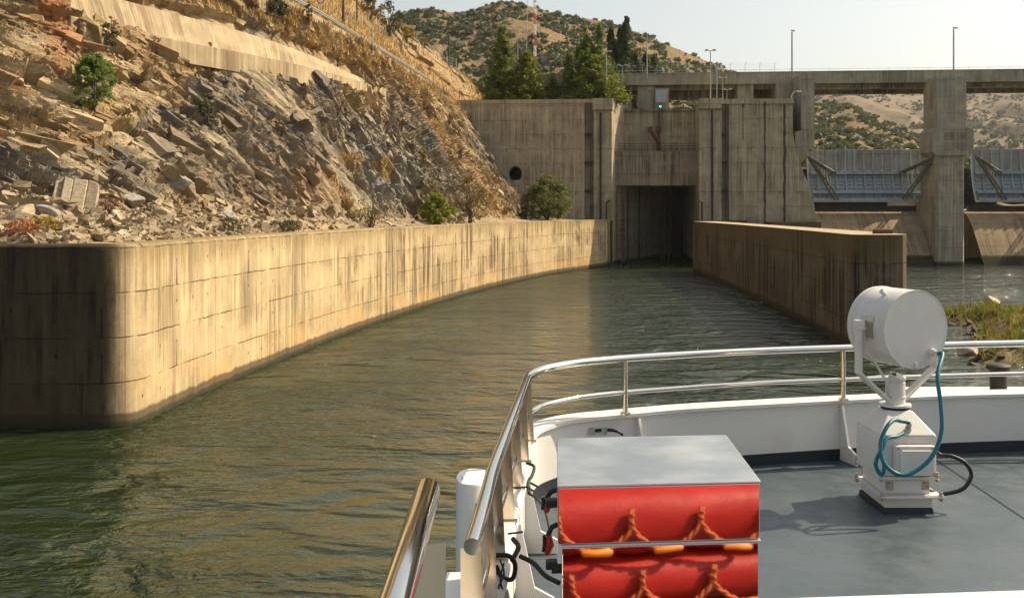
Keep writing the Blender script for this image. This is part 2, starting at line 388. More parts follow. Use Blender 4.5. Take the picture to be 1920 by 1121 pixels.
bd = .9*(fbm(S2*.12, Vv*.16, 71)-.5)+.35*(fbm(S2*.6, Vv*.7, 72)-.5)+ .7*sstep(fbm(S2*.1, Vv*.15, 74), .5, .62)*(vor(S2/1.6, Vv/.9, 73)[4]-.5)
disp = disp + bd*bank*(1-sstep(Q, 4.9, 5))
H = G + Nn*disp[..., None]
# colour of the stone itself
def lerp(a, b, f): return a*(1-f[..., None]) + np.asarray(b)*f[..., None]
c = np.zeros((nr, nc, 3)) + np.array((.40, .29, .158))
c = lerp(c, (.53, .405, .235), .85*D2[4]*sstep(D1[6], .2, .8))
c = lerp(c, (.22, .155, .085), .8*sstep(D3[5], .55, 1))
c = lerp(c, (.36, .21, .10), .5*sstep(fbm(S2*.16+7, w*.5, 81), .55, .68)*sstep(D2[5], .2, .7))
grey = sstep(fbm(S2*.06+3, Vv*.12, 83, 3)+.10*np.exp(-((tt2-4.5)/.7)**2)-.22*(Q-1.35)*(Q>1)-.16*(tt2<3.2), .50, .60)
c = lerp(c, (.255, .23, .195), .8*grey*(.4+.6*D2[5]))
c = lerp(c, (.12, .115, .11), .7*grey*sstep(D3[4], .6, .95))
bluish = np.exp(-((tt2-4.55)/.28)**2-((Q-1.2)/.2)**2)
c = lerp(c, (.30, .30, .275), .75*bluish)
c = lerp(c, (.50, .405, .26), .65*slab*sstep(D2[6], 0, .5))
c = lerp(c, (.40, .165, .07), .85*np.exp(-((tt2-2.28)/.10)**2-((Q-1.66)/.18)**2))
c = lerp(c, (.36, .20, .10), .35*sstep(fbm(S2*.2+1, Vv*.25, 86), .6, .7)*sstep(1.35-Q, 0, .2))
c = lerp(c, (.36, .28, .18), .7*talus)
grs = (.42, .275, .11)
gm = sstep(fbm(S2*.22, Vv*.3, 91)+.28*(Q-1.75)*(Q > 1.3)-.08*(tt2<4)-.12*D2[4], .60, .68)*rock
c = lerp(c, grs, .85*gm*(1-slab))
br = sstep(fbm(S2*.1, Vv*.15, 74), .5, .62)
c = lerp(c, lerp(np.zeros((nr, nc, 3))+np.array((.37, .255, .115)), (.36, .23, .10), fbm(S2*.3, Vv*.4, 95)), sstep(Q, 3.0, 3.1)*(1-.6*br))
c = lerp(c, (.25, .235, .215), ((Q > 2.0) & (Q < 2.97)).astype(float))
def rock_mat():
    t = NT('schist_rock'); a = t.n('Attribute', attribute_name='Col'); o = t.obj()
    m = t.map(t.map(o, rot=(R(31), R(6), 0)), (1.0, .33, 2.8))
    f1 = t.noise(m, 2.2, 7, .72, .4); f2 = t.noise(m, 9, 6, .72)
    cr = t.n('TexVoronoi', {'Vector': t.mix(.12, m, t.n('TexNoise', {'Vector': m, 'Scale': 3.0}, out=1)), 'Scale': 2.6}, feature='DISTANCE_TO_EDGE')
    col_ = t.mix(t.ramp(f1, .3, .72, 0, .55), a, t.mix(1.0, a, (.42,.40,.38), 'MULTIPLY'))
    col_ = t.mix(t.ramp(f2, .45, .75, 0, .5), col_, t.mix(1.0, a, (1.45,1.4,1.3), 'MULTIPLY'))
    crk = t.ramp(cr, .0, .03, .28, 0)
    col_ = t.mix(t.math('MULTIPLY', crk, t.ramp(f1, .35, .6)), col_, (.04,.032,.024))
    h = t.math('ADD', t.math('MULTIPLY', f1, .6), t.math('SUBTRACT', t.math('MULTIPLY', f2, .35), t.math('MULTIPLY', crk, .4)))
    return t.bsdf(col_, .9, normal=t.bump(h, .9, .16), spec=.2)
M['rock'] = rock_mat()
npmesh('hillside_terrain', H.reshape(-1, 3), grid_faces(nr, nc), M['rock'], kind='structure', cols=c.reshape(-1, 3))
PX = 960+1900*H[..., 0]/H[..., 1]; PY = 396-1900*(H[..., 2]-HC)/H[..., 1]
def on_hill(px, py, rad=7):
    m = (np.abs(PX-px) < rad) & (np.abs(PY-py) < rad)
    if not m.any(): return on_hill(px, py, rad*2)
    d = np.where(m, H[..., 1], 1e9); i = np.unravel_index(np.argmin(d), d.shape)
    return Vector(H[i])

# angular ledges broken out along the beds
def ledges(n, seed, lo, hi, pw):
    r = np.random.default_rng(seed); area = np.linalg.norm(du, axis=2)*np.linalg.norm(dv, axis=2)
    W_ = (rock > .85)*(ap_f < .5)*(1-.8*slab)*(1-.9*gm)*area/H[..., 1]**1.15*((Q < 1.98) & (Q > .9))*(.25+sstep(fbm(S2*.18, Vv*.25, 140), .4, .6))
    idx = r.choice(W_.size, n, p=(W_/W_.sum()).ravel()); i, j = np.unravel_index(idx, W_.shape)
    tS = du[i, j]/np.linalg.norm(du[i, j], axis=1, keepdims=True); tV = dv[i, j]/np.linalg.norm(dv[i, j], axis=1, keepdims=True); nn = Nn[i, j]
    e1 = tS-(.6+.08*r.normal(size=(n, 1)))*tV+.07*nn*r.normal(size=(n, 1)); e1 /= np.linalg.norm(e1, axis=1, keepdims=True)
    e3 = np.cross(e1, nn+.10*r.normal(size=(n, 3))); e3 /= np.linalg.norm(e3, axis=1, keepdims=True); e2 = np.cross(e3, e1)
    L = lo+(hi-lo)*r.random((n, 1))**pw; T = L*(.14+.30*r.random((n, 1))); D = L*(.30+.35*r.random((n, 1)))
    sg = np.array([(-1,-1,-1),(1,-1,-1),(1,1,-1),(-1,1,-1),(-1,-1,1),(1,-1,1),(1,1,1),(-1,1,1)], float)
    q3 = sg[None]+.34*r.normal(size=(n, 8, 3))
    V = (H[i, j]-nn*.20*L)[:, None]+.5*(q3[..., :1]*(e1*L)[:, None]+q3[..., 1:2]*(e3*T)[:, None]+q3[..., 2:]*(e2*D)[:, None])
    F = np.array([(0,3,2,1),(4,5,6,7),(0,1,5,4),(1,2,6,5),(2,3,7,6),(3,0,4,7)])[None]+np.arange(n)[:, None, None]*8
    cc = c[i, j]*(.72+.55*r.random((n, 1)))
    return V.reshape(-1, 3), F.reshape(-1, 4), np.repeat(cc, 8, axis=0)
A_ = ledges(1500, 1, .6, 1.8, 2.0); B_ = ledges(8500, 2, .12, .5, 1.6)
o = npmesh('rock_ledges', np.concatenate([A_[0], B_[0]]), np.concatenate([A_[1], B_[1]+len(A_[0])]), M['rock'], kind='stuff', cols=np.concatenate([A_[2], B_[2]]))
tag(o, 'angular broken schist ledges standing out of the cliff face', 'rocks')

# ---------------------------------------------------------------- far hills
def ridge_hill(name, prof, Dr, foot_D, foot_z, back, seed, nC, nR, mat, amp):
    """prof: (bearing as px, py of the ridge), ridge distance Dr: a hill lofted from foot to ridge to back"""
    pp = np.array(prof, float); k = np.linspace(pp[0, 0], pp[-1, 0], nC)
    rp = np.interp(k, pp[:, 0], pp[:, 1]); ker = np.hanning(13); ker /= ker.sum()
    rp = np.convolve(np.pad(rp, 6, 'edge'), ker, 'valid')
    dr = Dr + (k-960)*.12*Dr/500
    RX = (k-960)/1900*dr; RZ = HC+(396-rp)/1900*dr
    ridge = np.stack([RX, dr, RZ], 1)
    foot = np.stack([(k-960)/1900*foot_D, np.full(nC, foot_D), np.full(nC, foot_z)], 1)
    bk = ridge + np.array((0, back, 0)); bk[:, 2] = foot_z
    f = np.linspace(0, 1, nR)[:, None, None]
    up = foot*(1-f)+ridge*f; up[..., 2] = foot[:, 2]+(ridge[:, 2]-foot[:, 2])*(f[..., 0]**1.12)
    dn = ridge*(1-f[1:])+bk*f[1:]
    P = np.concatenate([up, dn]); fr = np.concatenate([np.linspace(0, 1, nR), 1-np.linspace(0, 1, nR)[1:]])[:, None]
    nz = (fbm(P[..., 0]/amp/9, P[..., 1]/amp/9, seed, 5)-.5)*amp*2.6*np.minimum(1, fr*4)*(1-.75*sstep(fr, .8, 1))
    # gullies running down the slope
    gl = np.abs(fbm(P[..., 0]/amp/5, P[..., 1]/amp/22, seed+9, 3)-.5)*amp*4*(fr*(1-fr)*4)
    P[..., 2] += nz - gl*.9
    o = npmesh(name, P.reshape(-1, 3), grid_faces(P.shape[0], nC), mat, kind='structure', smooth=True)
    return P
def hill_mat(name, a, b, cc, sc):
    t = NT(name); o = t.obj()
    c = t.mix(t.ramp(t.noise(o, sc, 6, .65), .38, .62), a, b)
    c = t.mix(t.ramp(t.noise(t.map(o, (1,1,1), (50,20,0)), sc*2.5, 6, .7), .5, .66, 0, .8), c, cc)
    c = t.mix(t.ramp(t.noise(o, sc*14, 5, .7), .42, .66, 0, .75), c, tuple(q*.45 for q in a))
    return t.bsdf(c, .95, spec=.1, normal=t.bump(t.noise(o, sc*9, 5, .7), .8, 3))
M['hillA'] = hill_mat('dry_hill', (.225,.155,.078), (.175,.13,.07), (.14,.125,.06), .018)
M['hillC'] = hill_mat('far_dry_hill', (.23,.165,.10), (.175,.14,.09), (.13,.12,.075), .006)
PA = ridge_hill('near_hills', [(520,120),(640,70),(700,45),(750,24),(800,13),(850,24),(900,15),(925,6),(950,2),(985,10),(1050,28),(1100,37),(1150,47),(1200,65),(1250,88),(1300,109),(1370,135),(1500,183),(1600,200),(1660,228),(1735,264),(1800,300),(1900,352),(2000,385)], 520, 215, 16, 300, 5, 420, 130, M['hillA'], 7)
PC = ridge_hill('far_hills', [(900,250),(1200,220),(1400,190),(1500,168),(1620,150),(1720,158),(1800,160),(1900,150),(2100,140),(2300,150)], 1700, 720, 10, 600, 15, 300, 110, M['hillC'], 22)
def scatter_scrub(name, P, n, lo, hi, seed, dens, mat, leaves, right_only=None):
    r = np.random.default_rng(seed); nR_, nC_ = P.shape[:2]
    V = []; F = []; k = 0; cnt = 0; tries = 0
    while cnt < n and tries < n*25:
        tries += 1
        i = r.integers(2, nR_*55//100); j = r.integers(1, nC_-2); u, v = r.random(2)
        p = P[i, j]*(1-u)+P[i, j+1]*u + (P[i+1, j]-P[i, j])*v
        pxx = 960+1900*p[0]/p[1]
        d = float(fbm(np.array([p[0]*dens]), np.array([p[1]*dens]), seed, 3)[0])
        lf = 1 if right_only is None else right_only(pxx, 396-1900*(p[2]-HC)/p[1])
        if r.random() > sstep(np.array(d+.25*(lf-.5)), .40, .60): continue
        s = lo+(hi-lo)*r.random()**2
        L = leaves
        dirs = r.normal(size=(L, 3)); dirs /= np.linalg.norm(dirs, axis=1, keepdims=True); dirs[:, 2] = np.abs(dirs[:, 2])
        ctr = p + dirs*np.array((s, s, s*.95))*(.55+.45*r.random((L, 1))) 
        a = r.normal(size=(L, 3)); a /= np.linalg.norm(a, axis=1, keepdims=True); b = np.cross(a, r.normal(size=(L, 3))); b /= np.linalg.norm(b, axis=1, keepdims=True)
        z = s*.42
        V.append(np.stack([ctr-a*z-b*z*.6, ctr+a*z-b*z*.6, ctr+b*z], 1).reshape(-1, 3)); F.append(np.arange(L*3).reshape(-1, 3)+k); k += L*3; cnt += 1
    return npmesh(name, np.concatenate(V), np.concatenate(F), mat, kind='stuff')
M['scrub'] = leafmat('hill_scrub_leaves', (.080,.098,.045), (.13,.138,.066), tr=.2)
M['scrub_far'] = leafmat('far_scrub_leaves', (.05,.06,.03), (.08,.09,.045), tr=.1)
def dense(px, py): return 1.5 if (px < 1000-.9*py) else (1.35 if px > 1480 else (.55 if px < 1400 else .7))
o = scatter_scrub('hill_scrub', PA, 9500, .6, 2.6, 3, .016, M['scrub'], 34, dense)
tag(o, 'dark green scrub dotted over the dry hills behind the dam', 'scrub')
o = scatter_scrub('far_scrub', PC, 5200, 2.5, 7, 8, .005, M['scrub_far'], 14, None)
tag(o, 'hazy dark scrub dotted over the farthest hills beyond the bridge', 'scrub')
# ---------------------------------------------------------------- left guide wall
def sweep_wall(name, path, s0, prof, mat, parent=None):
    """path of the visible face (u grows along it), prof: (inward offset, z)"""
    P = np.asarray(path, float); d = np.gradient(P, axis=0); d /= np.linalg.norm(d, axis=1, keepdims=True)
    nrm = np.stack([-d[:, 1], d[:, 0]], 1)
    s = np.concatenate([[0], np.cumsum(np.linalg.norm(np.diff(P, axis=0), axis=1))]) + s0
    V = []; U = []
    for off, z, vv in prof:
        q = P + nrm*off; V.append(np.stack([q[:, 0], q[:, 1], np.full(len(q), z)], 1)); U.append(np.stack([s, np.full(len(s), vv)], 1))
    V = np.array(V); U = np.array(U)
    return npmesh(name, V.reshape(-1, 3), grid_faces(len(prof), len(P)), mat, parent, uv=U.reshape(-1, 2), smooth=True)
a = [(-60,32.6),(-40,32.55),(-20,32.5),(-13.5,32.5)]
arc = [(-13.5+1.3*math.sin(x), 32.5+1.3-1.3*math.cos(x)) for x in np.linspace(0, R(85), 12)][1:]
b = catmull([(-12.2,33.8),(-12.0,37),(-11.15,45.2),(-8.55,62.7),(-2.75,89.3),(4.15,111.8),(9.2,123),(13.25,132.3)], 14)[1:]
path = np.array(a+arc+[tuple(q) for q in b])
PR = [(0,-2,-2),(0,1.5,1.5),(0,3,3),(0,4.4,4.4),(0,5.78,5.78),(.04,5.87,5.87),(.13,5.92,5.95),(1.25,5.93,7.1),(1.34,5.88,7.2),(1.34,4.0,9)]
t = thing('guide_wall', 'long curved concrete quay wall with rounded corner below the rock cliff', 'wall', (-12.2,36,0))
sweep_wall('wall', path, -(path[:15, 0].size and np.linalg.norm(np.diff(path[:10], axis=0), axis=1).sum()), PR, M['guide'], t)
mb = MB(); 
for X, Y in ((12.75,131.0),): mb.box(X-.16, X+.16, Y-.95, Y-.6, -1, 5.7)
mb.build('end_pipe', M['dark_iron'], t)
# right guide wall
t = thing('guide_wall', 'straight dark stained concrete pier with flat top right of the lock entrance', 'wall', (18,60,0))
r_ = [(20.2+.0,51.55)]
pth = [(21.1,118),(20.6,105),(19.95,90),(19.1,75.6),(18.1,62),(17.3,52.2)]
pth = [tuple(q) for q in catmull(pth, 8)] + [(17.33,51.6),(17.55,51.25),(17.9,51.1),(18.7,51.05),(19.3,51.05),(19.75,51.2),(20.05,51.5),(20.2,51.9),(20.6,56),(22,80),(24,118)]
pth = pth[::-1]   # inside to the left of travel
def flip(p): return [(x, y) for x, y in p]
P_ = np.array(pth[::-1]); 
mb = MB(); n = len(P_)
cent = P_.mean(0)
s = np.concatenate([[0], np.cumsum(np.linalg.norm(np.diff(P_, axis=0), axis=1))])
lev = [-2, 1.5, 3, 4.4, 5.74, 5.80]
for i in range(n-1):
    for k in range(len(lev)-1):
        z0, z1 = lev[k], lev[k+1]
        d = P_[i+1]-P_[i]; nn = np.array([d[1], -d[0]])/np.linalg.norm(d)
        mb.add([(*P_[i],z0),(*P_[i+1],z0),(*P_[i+1],z1),(*P_[i],z1)], [(0,1,2,3)], [[(s[i],z0),(s[i+1],z0),(s[i+1],z1),(s[i],z1)]])
# crest: halves paired across the wall
L_ = P_[:41]; mb.add([(x,y,5.80) for x, y in P_], [tuple(range(n))])
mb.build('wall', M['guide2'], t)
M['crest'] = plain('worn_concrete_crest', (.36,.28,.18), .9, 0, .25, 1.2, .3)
mb = MB(); c0 = px2w(1655, 441, 53.5); mb.cbox(c0.x-.45, c0.x+.45, c0.y-.3, c0.y+.3, 5.80, 6.04, .04)
o = mb.build('mooring_block', M['rust']); tag(o, 'small rusty block lying on top of the dark stained pier', 'block')
# crest slab of the pier, a little proud
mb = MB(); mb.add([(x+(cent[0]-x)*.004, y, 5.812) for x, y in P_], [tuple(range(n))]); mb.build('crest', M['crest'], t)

# ---------------------------------------------------------------- lock and dam, built in the dam's own axes
TH = .0802
def dam_xf(V):
    V = np.asarray(V, float); t_, y_, z_ = V[:, 0], V[:, 1], V[:, 2]
    return np.stack([14+.9968*t_+.0802*y_, 133-.0802*t_+.9968*y_, z_], 1)
def Wd(t_, y_, z_): return Vector(dam_xf([(t_, y_, z_)])[0])
def Lt(px, y_): k = (px-960)/1900; return (k*(133+.9968*y_)-14-.0802*y_)/(.9968+.0802*k)
def Lz(py, px, y_): t_ = Lt(px, y_); return HC+(396-py)/1900*(133-.0802*t_+.9968*y_)
def dbox(mb, px0, px1, pyb, pyt, y0, y1):
    pm = (px0+px1)/2
    zb = -3 if pyb is None else Lz(pyb, pm, y0)
    mb.box(Lt(px0, y0), Lt(px1, y0), y0, y1, zb, Lz(pyt, pm, y0))
D_ = lambda: MB(dam_xf)
ZT = Lz(188, 1000, 0)
# left lock head
t = thing('lock_tower', 'tall concrete lock tower with round drain hole beside the rock slope', 'tower', Wd(-10, 5, 0))
mb = D_(); xa, xb = Lt(820, 0), Lt(1096, 0); xr0, xr1 = Lt(1096, 0), Lt(1113, 0); xc = Lt(1147, 0)
cx, cz, rr, hh = Lt(966, 0), Lz(326, 966, 0), .86, 1.0
# front face with the drain opening
x0, x1, z0, z1 = cx-1.6, cx+1.6, cz-1.9, cz+1.9
mb.box(xa, x0, 0, 12, -3, ZT); mb.box(x1, xb, 0, 12, -3, ZT); mb.box(x0, x1, 0, 12, -3, z0); mb.box(x0, x1, 0, 12, z1, ZT)
N = 28; ring = []
for k in range(N):
    a_ = 2*math.pi*k/N; zz = math.sin(a_)
    ring.append((cx+rr*math.cos(a_), 0, cz + (hh*zz if zz > 0 else max(-hh*.82, hh*1.1*zz))))
sq = []
for k in range(N):
    a_ = 2*math.pi*k/N; m = max(abs(math.cos(a_))/1.6, abs(math.sin(a_))/1.9); sq.append((cx+math.cos(a_)/m, 0, cz+math.sin(a_)/m))
back = [(x, 7, z) for x, _, z in ring]
mb.add(ring+sq, [(k, (k+1) % N, N+(k+1) % N, N+k)[::-1] for k in range(N)])
mb.add(ring+back, [(k, (k+1) % N, N+(k+1) % N, N+k) for k in range(N)])
mb.add(back, [tuple(range(N))])
mb.box(xr0, xr1, .9, 12, -3, ZT-.05)                        # back of the ladder slot
fl = lambda y: y*.18 if y <= 3.01 else .54+(y-3)*.43
mb.prism([(xr1, -.15), (xc, -.15), (xc+fl(3), 3), (xc+fl(30), 30), (xr1, 30)], -3, ZT)
mb.prism([(xb+.01, 12.02), (xr1-.01, 12.02), (xr1-.01, 30), (xa, 30), (xa, 12.02)], -3, ZT-.02)
mb.build('wall', M['lock'], t)
mb = D_(); mb.prism([(Lt(1111, -.5), -.62), (xc+.1, -.62), (xc+.32, 1.8), (Lt(1111,-.5), 1.8)], Lz(207, 1130, 0), ZT+.12)
mb.box(xa, Lt(1111,-.5)-.02, -.12, .4, ZT-.45, ZT+.06); mb.build('coping', M['lock'], t)
mb = D_()
for py in (252, 305, 358): mb.box(xr0+.02, xr1-.25, .1, .88, Lz(py+2, 1105, 0), Lz(py-2, 1105, 0))
for k in range(40): mb.box(xr0+.75, xr1-.05, .45, .5, 6.3+k*.38, 6.34+k*.38)
mb.box(xr0+.72, xr0+.78, .42, .5, 6, ZT-.3); mb.box(xr1-.08, xr1-.02, .42, .5, 6, ZT-.3)
mb.build('ladder', M['dark_iron'], t)
mb = D_(); mb.tube([(Lt(1126, 0), -.28, 5.6), (Lt(1126, 0), -.28, Lz(212, 1126, 0))], .13, 8); mb.build('drain_pipe', M['dark_iron'], t)
mb = D_(); xx = Lt(1137, -.4); mb.tube([(xx,-.5,5.5),(xx,-.5,Lz(382,1137,0)),(xx+.08,-.5,Lz(378,1137,0)),(xx+.5,-.5,Lz(377,1137,0))], .1, 8); mb.build('vent_pipe', M['black'], t)
mb = D_(); z0 = Lz(430, 1150, 0)
# rubber fender column at the mouth
tf = thing('fender_column', 'column of brown rubber fender blocks at the left lock mouth', 'fender', Wd(xc+1.4, 3, 0))
xm, ym = xc+1.55, 2.75
mb = D_()
for k in range(15):
    z = .2+k*.66; w_ = .22 if k % 2 else .27
    mb.cbox(xm-w_, xm+w_, ym-.3, ym+.25, z, z+.58, .07)
mb.build('blocks', M['rust'], tf)
mb = D_(); mb.box(xm-.07, xm+.07, ym+.2, ym+.33, -.5, 10.2); mb.build('backing_rail', M['dark_iron'], tf)

# middle block over the gate
t = thing('lock_gate', 'concrete beam and dark lift gate between the two lock towers', 'gate', Wd(5, 5, 0))
mb = D_(); xl, xr = Lt(1150, 3), Lt(1316, 3)
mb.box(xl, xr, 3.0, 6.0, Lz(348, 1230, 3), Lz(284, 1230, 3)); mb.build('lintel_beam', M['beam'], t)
mb = D_(); mb.box(xl-.5, xr, 6.0, 26, Lz(347, 1230, 3), Lz(209, 1230, 6)); mb.build('upper_wall', M['lock'], t)
mb = D_(); mb.box(xl-.5, xr, 5.6, 8.0, Lz(209, 1230, 6)+.003, Lz(205, 1230, 6)); mb.build('coping', M['beam'], t)
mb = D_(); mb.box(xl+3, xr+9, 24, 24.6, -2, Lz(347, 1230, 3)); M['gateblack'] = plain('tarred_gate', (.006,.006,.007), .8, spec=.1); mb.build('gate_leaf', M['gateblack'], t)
zr = Lz(284, 1230, 3)
def railing(mb, x0, x1, y, z, h, step, r=.03, rails=3):
    for k in range(rails): mb.tube([(x0,y,z+h*(k+1)/rails),(x1,y,z+h*(k+1)/rails)], r, 6)
    n_ = max(1, int((x1-x0)/step))
    for k in range(n_+1): x = x0+(x1-x0)*k/n_; mb.tube([(x,y,z),(x,y,z+h)], r, 6)
mb = D_(); railing(mb, Lt(1160,3.2), Lt(1312,3.2), 3.2, zr, 1.05, .75, .028); mb.build('railing', M['dark_iron'], t)
mb = D_(); xq = Lt(1237, 4); mb.box(xq-.28, xq+.2, 5.2, 5.98, zr, Lz(262,1237,4)); mb.box(xq-.12, xq+.12, 5.7, 5.98, Lz(262,1237,4), Lz(209,1237,6)); mb.box(xq-.3,xq+.3,5.5,5.98,Lz(248,1237,5),Lz(236,1237,5))
xk = Lt(1220, 4); mb.hexa([(xk-.35,4.6,Lz(247,1220,4)),(xk+.25,4.6,Lz(250,1220,4)),(xk+.25,5.2,Lz(250,1220,4)),(xk-.35,5.2,Lz(247,1220,4)),(xk-.35,4.6,Lz(238,1220,4)),(xk+.25,4.6,Lz(236,1220,4)),(xk+.25,5.2,Lz(236,1220,4)),(xk-.35,5.2,Lz(238,1220,4))])
mb.tube([(xk,4.9,Lz(244,1220,4)),(xq,5.0,Lz(268,1237,4))], .26, 4); mb.build('hoist_arm', M['rust'], t)
for px in (1180, 1200): 
    y_ = 3+ (px-1160)*.2; x_ = xc+fl(y_)+.04
    mb = D_(); mb.box(x_-.12, x_+.14, y_-.15, y_+.15, -1, 10.2); mb.build('guide_rail', M['dark_iron'], t)
mb = D_(); mb.box(xc+fl(20)-.1, xc+fl(20)+.5, 19.2, 20.8, -1, 10.25); mb.build('stop_log_slot', M['dark_iron'], t)
mb = D_(); mb.box(xc+fl(22.4)-.1, xc+fl(22.4)+.35, 22.2, 22.8, -1, 10.25); mb.build('stop_log_slot', M['dark_iron'], t)
# signal on the coping
ts = thing('signal_light', 'small green signal lamp on the wall above the lock gate', 'signal', Wd(Lt(1238,6), 5.9, Lz(205,1230,6)))
mb = D_(); xs, zs = Lt(1238,5.8), Lz(205,1230,6); mb.box(xs-.2, xs+.2, 5.8, 6.0, zs, zs+.55); mb.build('housing', M['black'], ts)
tm = NT('green_signal_glow'); em = tm.n('Emission', {'Color': (.05,1,.6), 'Strength': 1.6}); tm.t.links.new(em, tm.out.inputs[0])
mb = D_(); mb.add([(xs+.15*math.cos(k*math.pi/8), 5.785, zs+.33+.15*math.sin(k*math.pi/8)) for k in range(16)], [tuple(range(15,-1,-1))]); mb.build('lens', tm.m, ts)

# right lock head
t = thing('lock_tower', 'concrete lock tower with dark vertical drain stains left of the spillway gates', 'tower', Wd(20, 5, 0))
xa, xs0, xs1 = Lt(1311, 0), Lt(1353, 0), Lt(1367, 0); ZR = Lz(187, 1400, 0)
mb = D_(); mb.box(xa, xs0, -.15, 30, -3, ZR); mb.box(xs0, xs1, .9, 30, -3, ZR-.03)
prof = [(1486,188),(1487,250),(1493,285),(1505,318),(1518,350),(1527,385),(1531,420),(1533,470)]
xp = [(Lt(a_, 0), Lz(b_, a_, 0)) for a_, b_ in prof]; xp[0] = (xp[0][0], ZR)
for (xA, zA), (xB, zB) in zip(xp, xp[1:]):
    mb.hexa([(xs1,0,zB),(xB,0,zB),(xB,14,zB),(xs1,14,zB),(xs1,0,zA),(xA,0,zA),(xA,14,zA),(xs1,14,zA)])
mb.box(xs1, xp[-1][0], 0, 14, -3, xp[-1][1]-.002)
mb.build('wall', M['lock'], t)
mb = D_(); mb.box(xa-.05, Lt(1353,-.5), -.62, 2, Lz(205,1330,0), ZR+.15); mb.box(Lt(1353,-.5)+.02, xp[0][0]+.15, -.14, .5, Lz(196,1400,0), ZR+.08); mb.build('coping', M['lock'], t)
mb = D_()
for py in (253, 305, 357): mb.box(xs0+.02, xs1-.3, .1, .88, Lz(py+2,1360,0), Lz(py-2,1360,0))
for k in range(38): mb.box(xs0+.55, xs1-.05, .45, .5, 6.3+k*.38, 6.34+k*.38)
mb.box(xs0+.52, xs0+.58, .42, .5, 6, ZR-.4)
mb.build('ladder', M['dark_iron'], t)
mb = D_(); mb.tube([(Lt(1335,0),-.3,5.6),(Lt(1335,0),-.3,Lz(208,1335,0))], .12, 8); mb.build('drain_pipe', M['dark_iron'], t)
mb = D_(); xx = Lt(1316,-.4); mb.tube([(xx,-.5,5.5),(xx,-.5,Lz(380,1316,0)),(xx-.3,-.5,Lz(378,1316,0))], .1, 8); mb.build('vent_pipe', M['black'], t)
M['stain'] = plain('tar_stain', (.075,.062,.046), .85, 0, .3, 3, .1)
mb = D_()
for px, w_, pt, pb in ((1434,.32,196,430),(1471,.42,200,418),(1393,.14,200,262)):
    x_ = Lt(px, 0); zt_, zb_ = Lz(pt,px,0), Lz(pb,px,0); n_ = 26
    L_ = [(x_-w_/2*(.75+.12*math.sin(k*1.1)+.22*random.uniform(-1,1)), -.012, zt_+(zb_-zt_)*k/n_) for k in range(n_+1)]
    Rr = [(x_+w_/2*(.75+.12*math.sin(k*1.3+1)+.22*random.uniform(-1,1)), -.012, zt_+(zb_-zt_)*k/n_) for k in range(n_+1)]
    mb.add(L_+Rr, [(k, k+1, n_+2+k, n_+1+k) for k in range(n_)])
    mb.box(x_-.12, x_+.12, -.16, .0, zt_-.1, zt_+.35)
mb.build('drain_stain', M['stain'], t)
mb = D_(); xk = Lt(1490, 1); x2 = Lt(1516, 1)
pr = [(xk+.05, Lz(247,1500,1)), (x2-.5, Lz(244,1500,1)), (x2, Lz(252,1500,1)), (x2, Lz(292,1500,1)), (Lt(1503,1), Lz(305,1500,1)), (xk+.1, Lz(288,1500,1))]
mb.add([(x_, 1, z_) for x_, z_ in pr]+[(x_, 7, z_) for x_, z_ in pr], [tuple(range(6)), tuple(range(11,5,-1))]+[(i, i+6, (i+1) % 6+6, (i+1) % 6) for i in range(6)])
mb.build('trunnion_corbel', M['dam'], t)
# low quays in front of the right head
mb = D_(); dbox(mb, 1302, 1402, None, 413.5, -2.5, -.3); o = mb.build('low_quay', M['guide2']); tag(o, 'short low concrete quay at the foot of the right lock tower', 'quay')
mb = D_(); dbox(mb, 1448, 1540, None, 417, -6, -.3); o = mb.build('low_quay', M['guide2']); tag(o, 'low dark concrete quay nearest the spillway, behind the stained pier', 'quay')

# ---------------------------------------------------------------- road bridge on the dam crest
BY = 7.2
t = thing('road_bridge', 'long concrete road bridge on piers across the dam crest', 'bridge', Wd(40, BY, 26))
mb = D_(); xL, xR = Lt(985, BY), Lt(2200, BY); ztop = Lz(136, 1500, BY); zpar = Lz(157, 1500, BY)
mb.box(xL, xR, BY, BY+.35, zpar, ztop); mb.box(xL, xR, BY-.06, BY+.42, ztop+.002, ztop+.14)
mb.build('parapet', M['dam'], t)
mb = D_(); mb.box(xL, xR, BY+.35, BY+4.9, zpar+.1, zpar+.6); mb.box(xL, xR, BY+4.9, BY+5.2, zpar, ztop-.02)
mb.build('deck_slab', M['dam'], t)
zg = Lz(182, 1600, BY+1)
def girder(pa, pb, zb):
    xa_, xb_ = Lt(pa, BY+1), Lt(pb, BY+1)
    mb.box(xa_, xb_, BY+1.0, BY+1.9, zb, zpar+.1); mb.box(xa_, xb_, BY+3.9, BY+4.6, zb-.4, zpar+.1)
    n_ = int((xb_-xa_)/2.1)
    for k in range(1, n_): x_ = xa_+(xb_-xa_)*k/n_; mb.box(x_-.13, x_+.13, BY+.5, BY+1.0, zb+.9, zpar)
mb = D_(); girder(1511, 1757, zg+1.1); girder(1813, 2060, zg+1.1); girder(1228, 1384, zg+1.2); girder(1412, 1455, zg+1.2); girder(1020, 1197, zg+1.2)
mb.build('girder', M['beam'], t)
mb = D_()
dbox(mb, 1196, 1228, 215, 156.5, BY+.45, BY+4.8); mb.build('pier', M['dam'], t)
mb = D_(); dbox(mb, 1383, 1413, 215, 156.5, BY+.45, BY+4.8); mb.build('pier', M['dam'], t)
mb = D_(); dbox(mb, 1056, 1075, 215, 156.5, BY+.45, BY+4.8); mb.build('pier', M['dam'], t)
mb = D_(); dbox(mb, 1455, 1511, 300, 156.5, BY-.3, BY+4.8); mb.box(Lt(1487,BY-.3), Lt(1511,BY-.3), 1.5, BY-.3, 15, ztop-.9); mb.build('pier', M['dam'], t)
mb = D_()
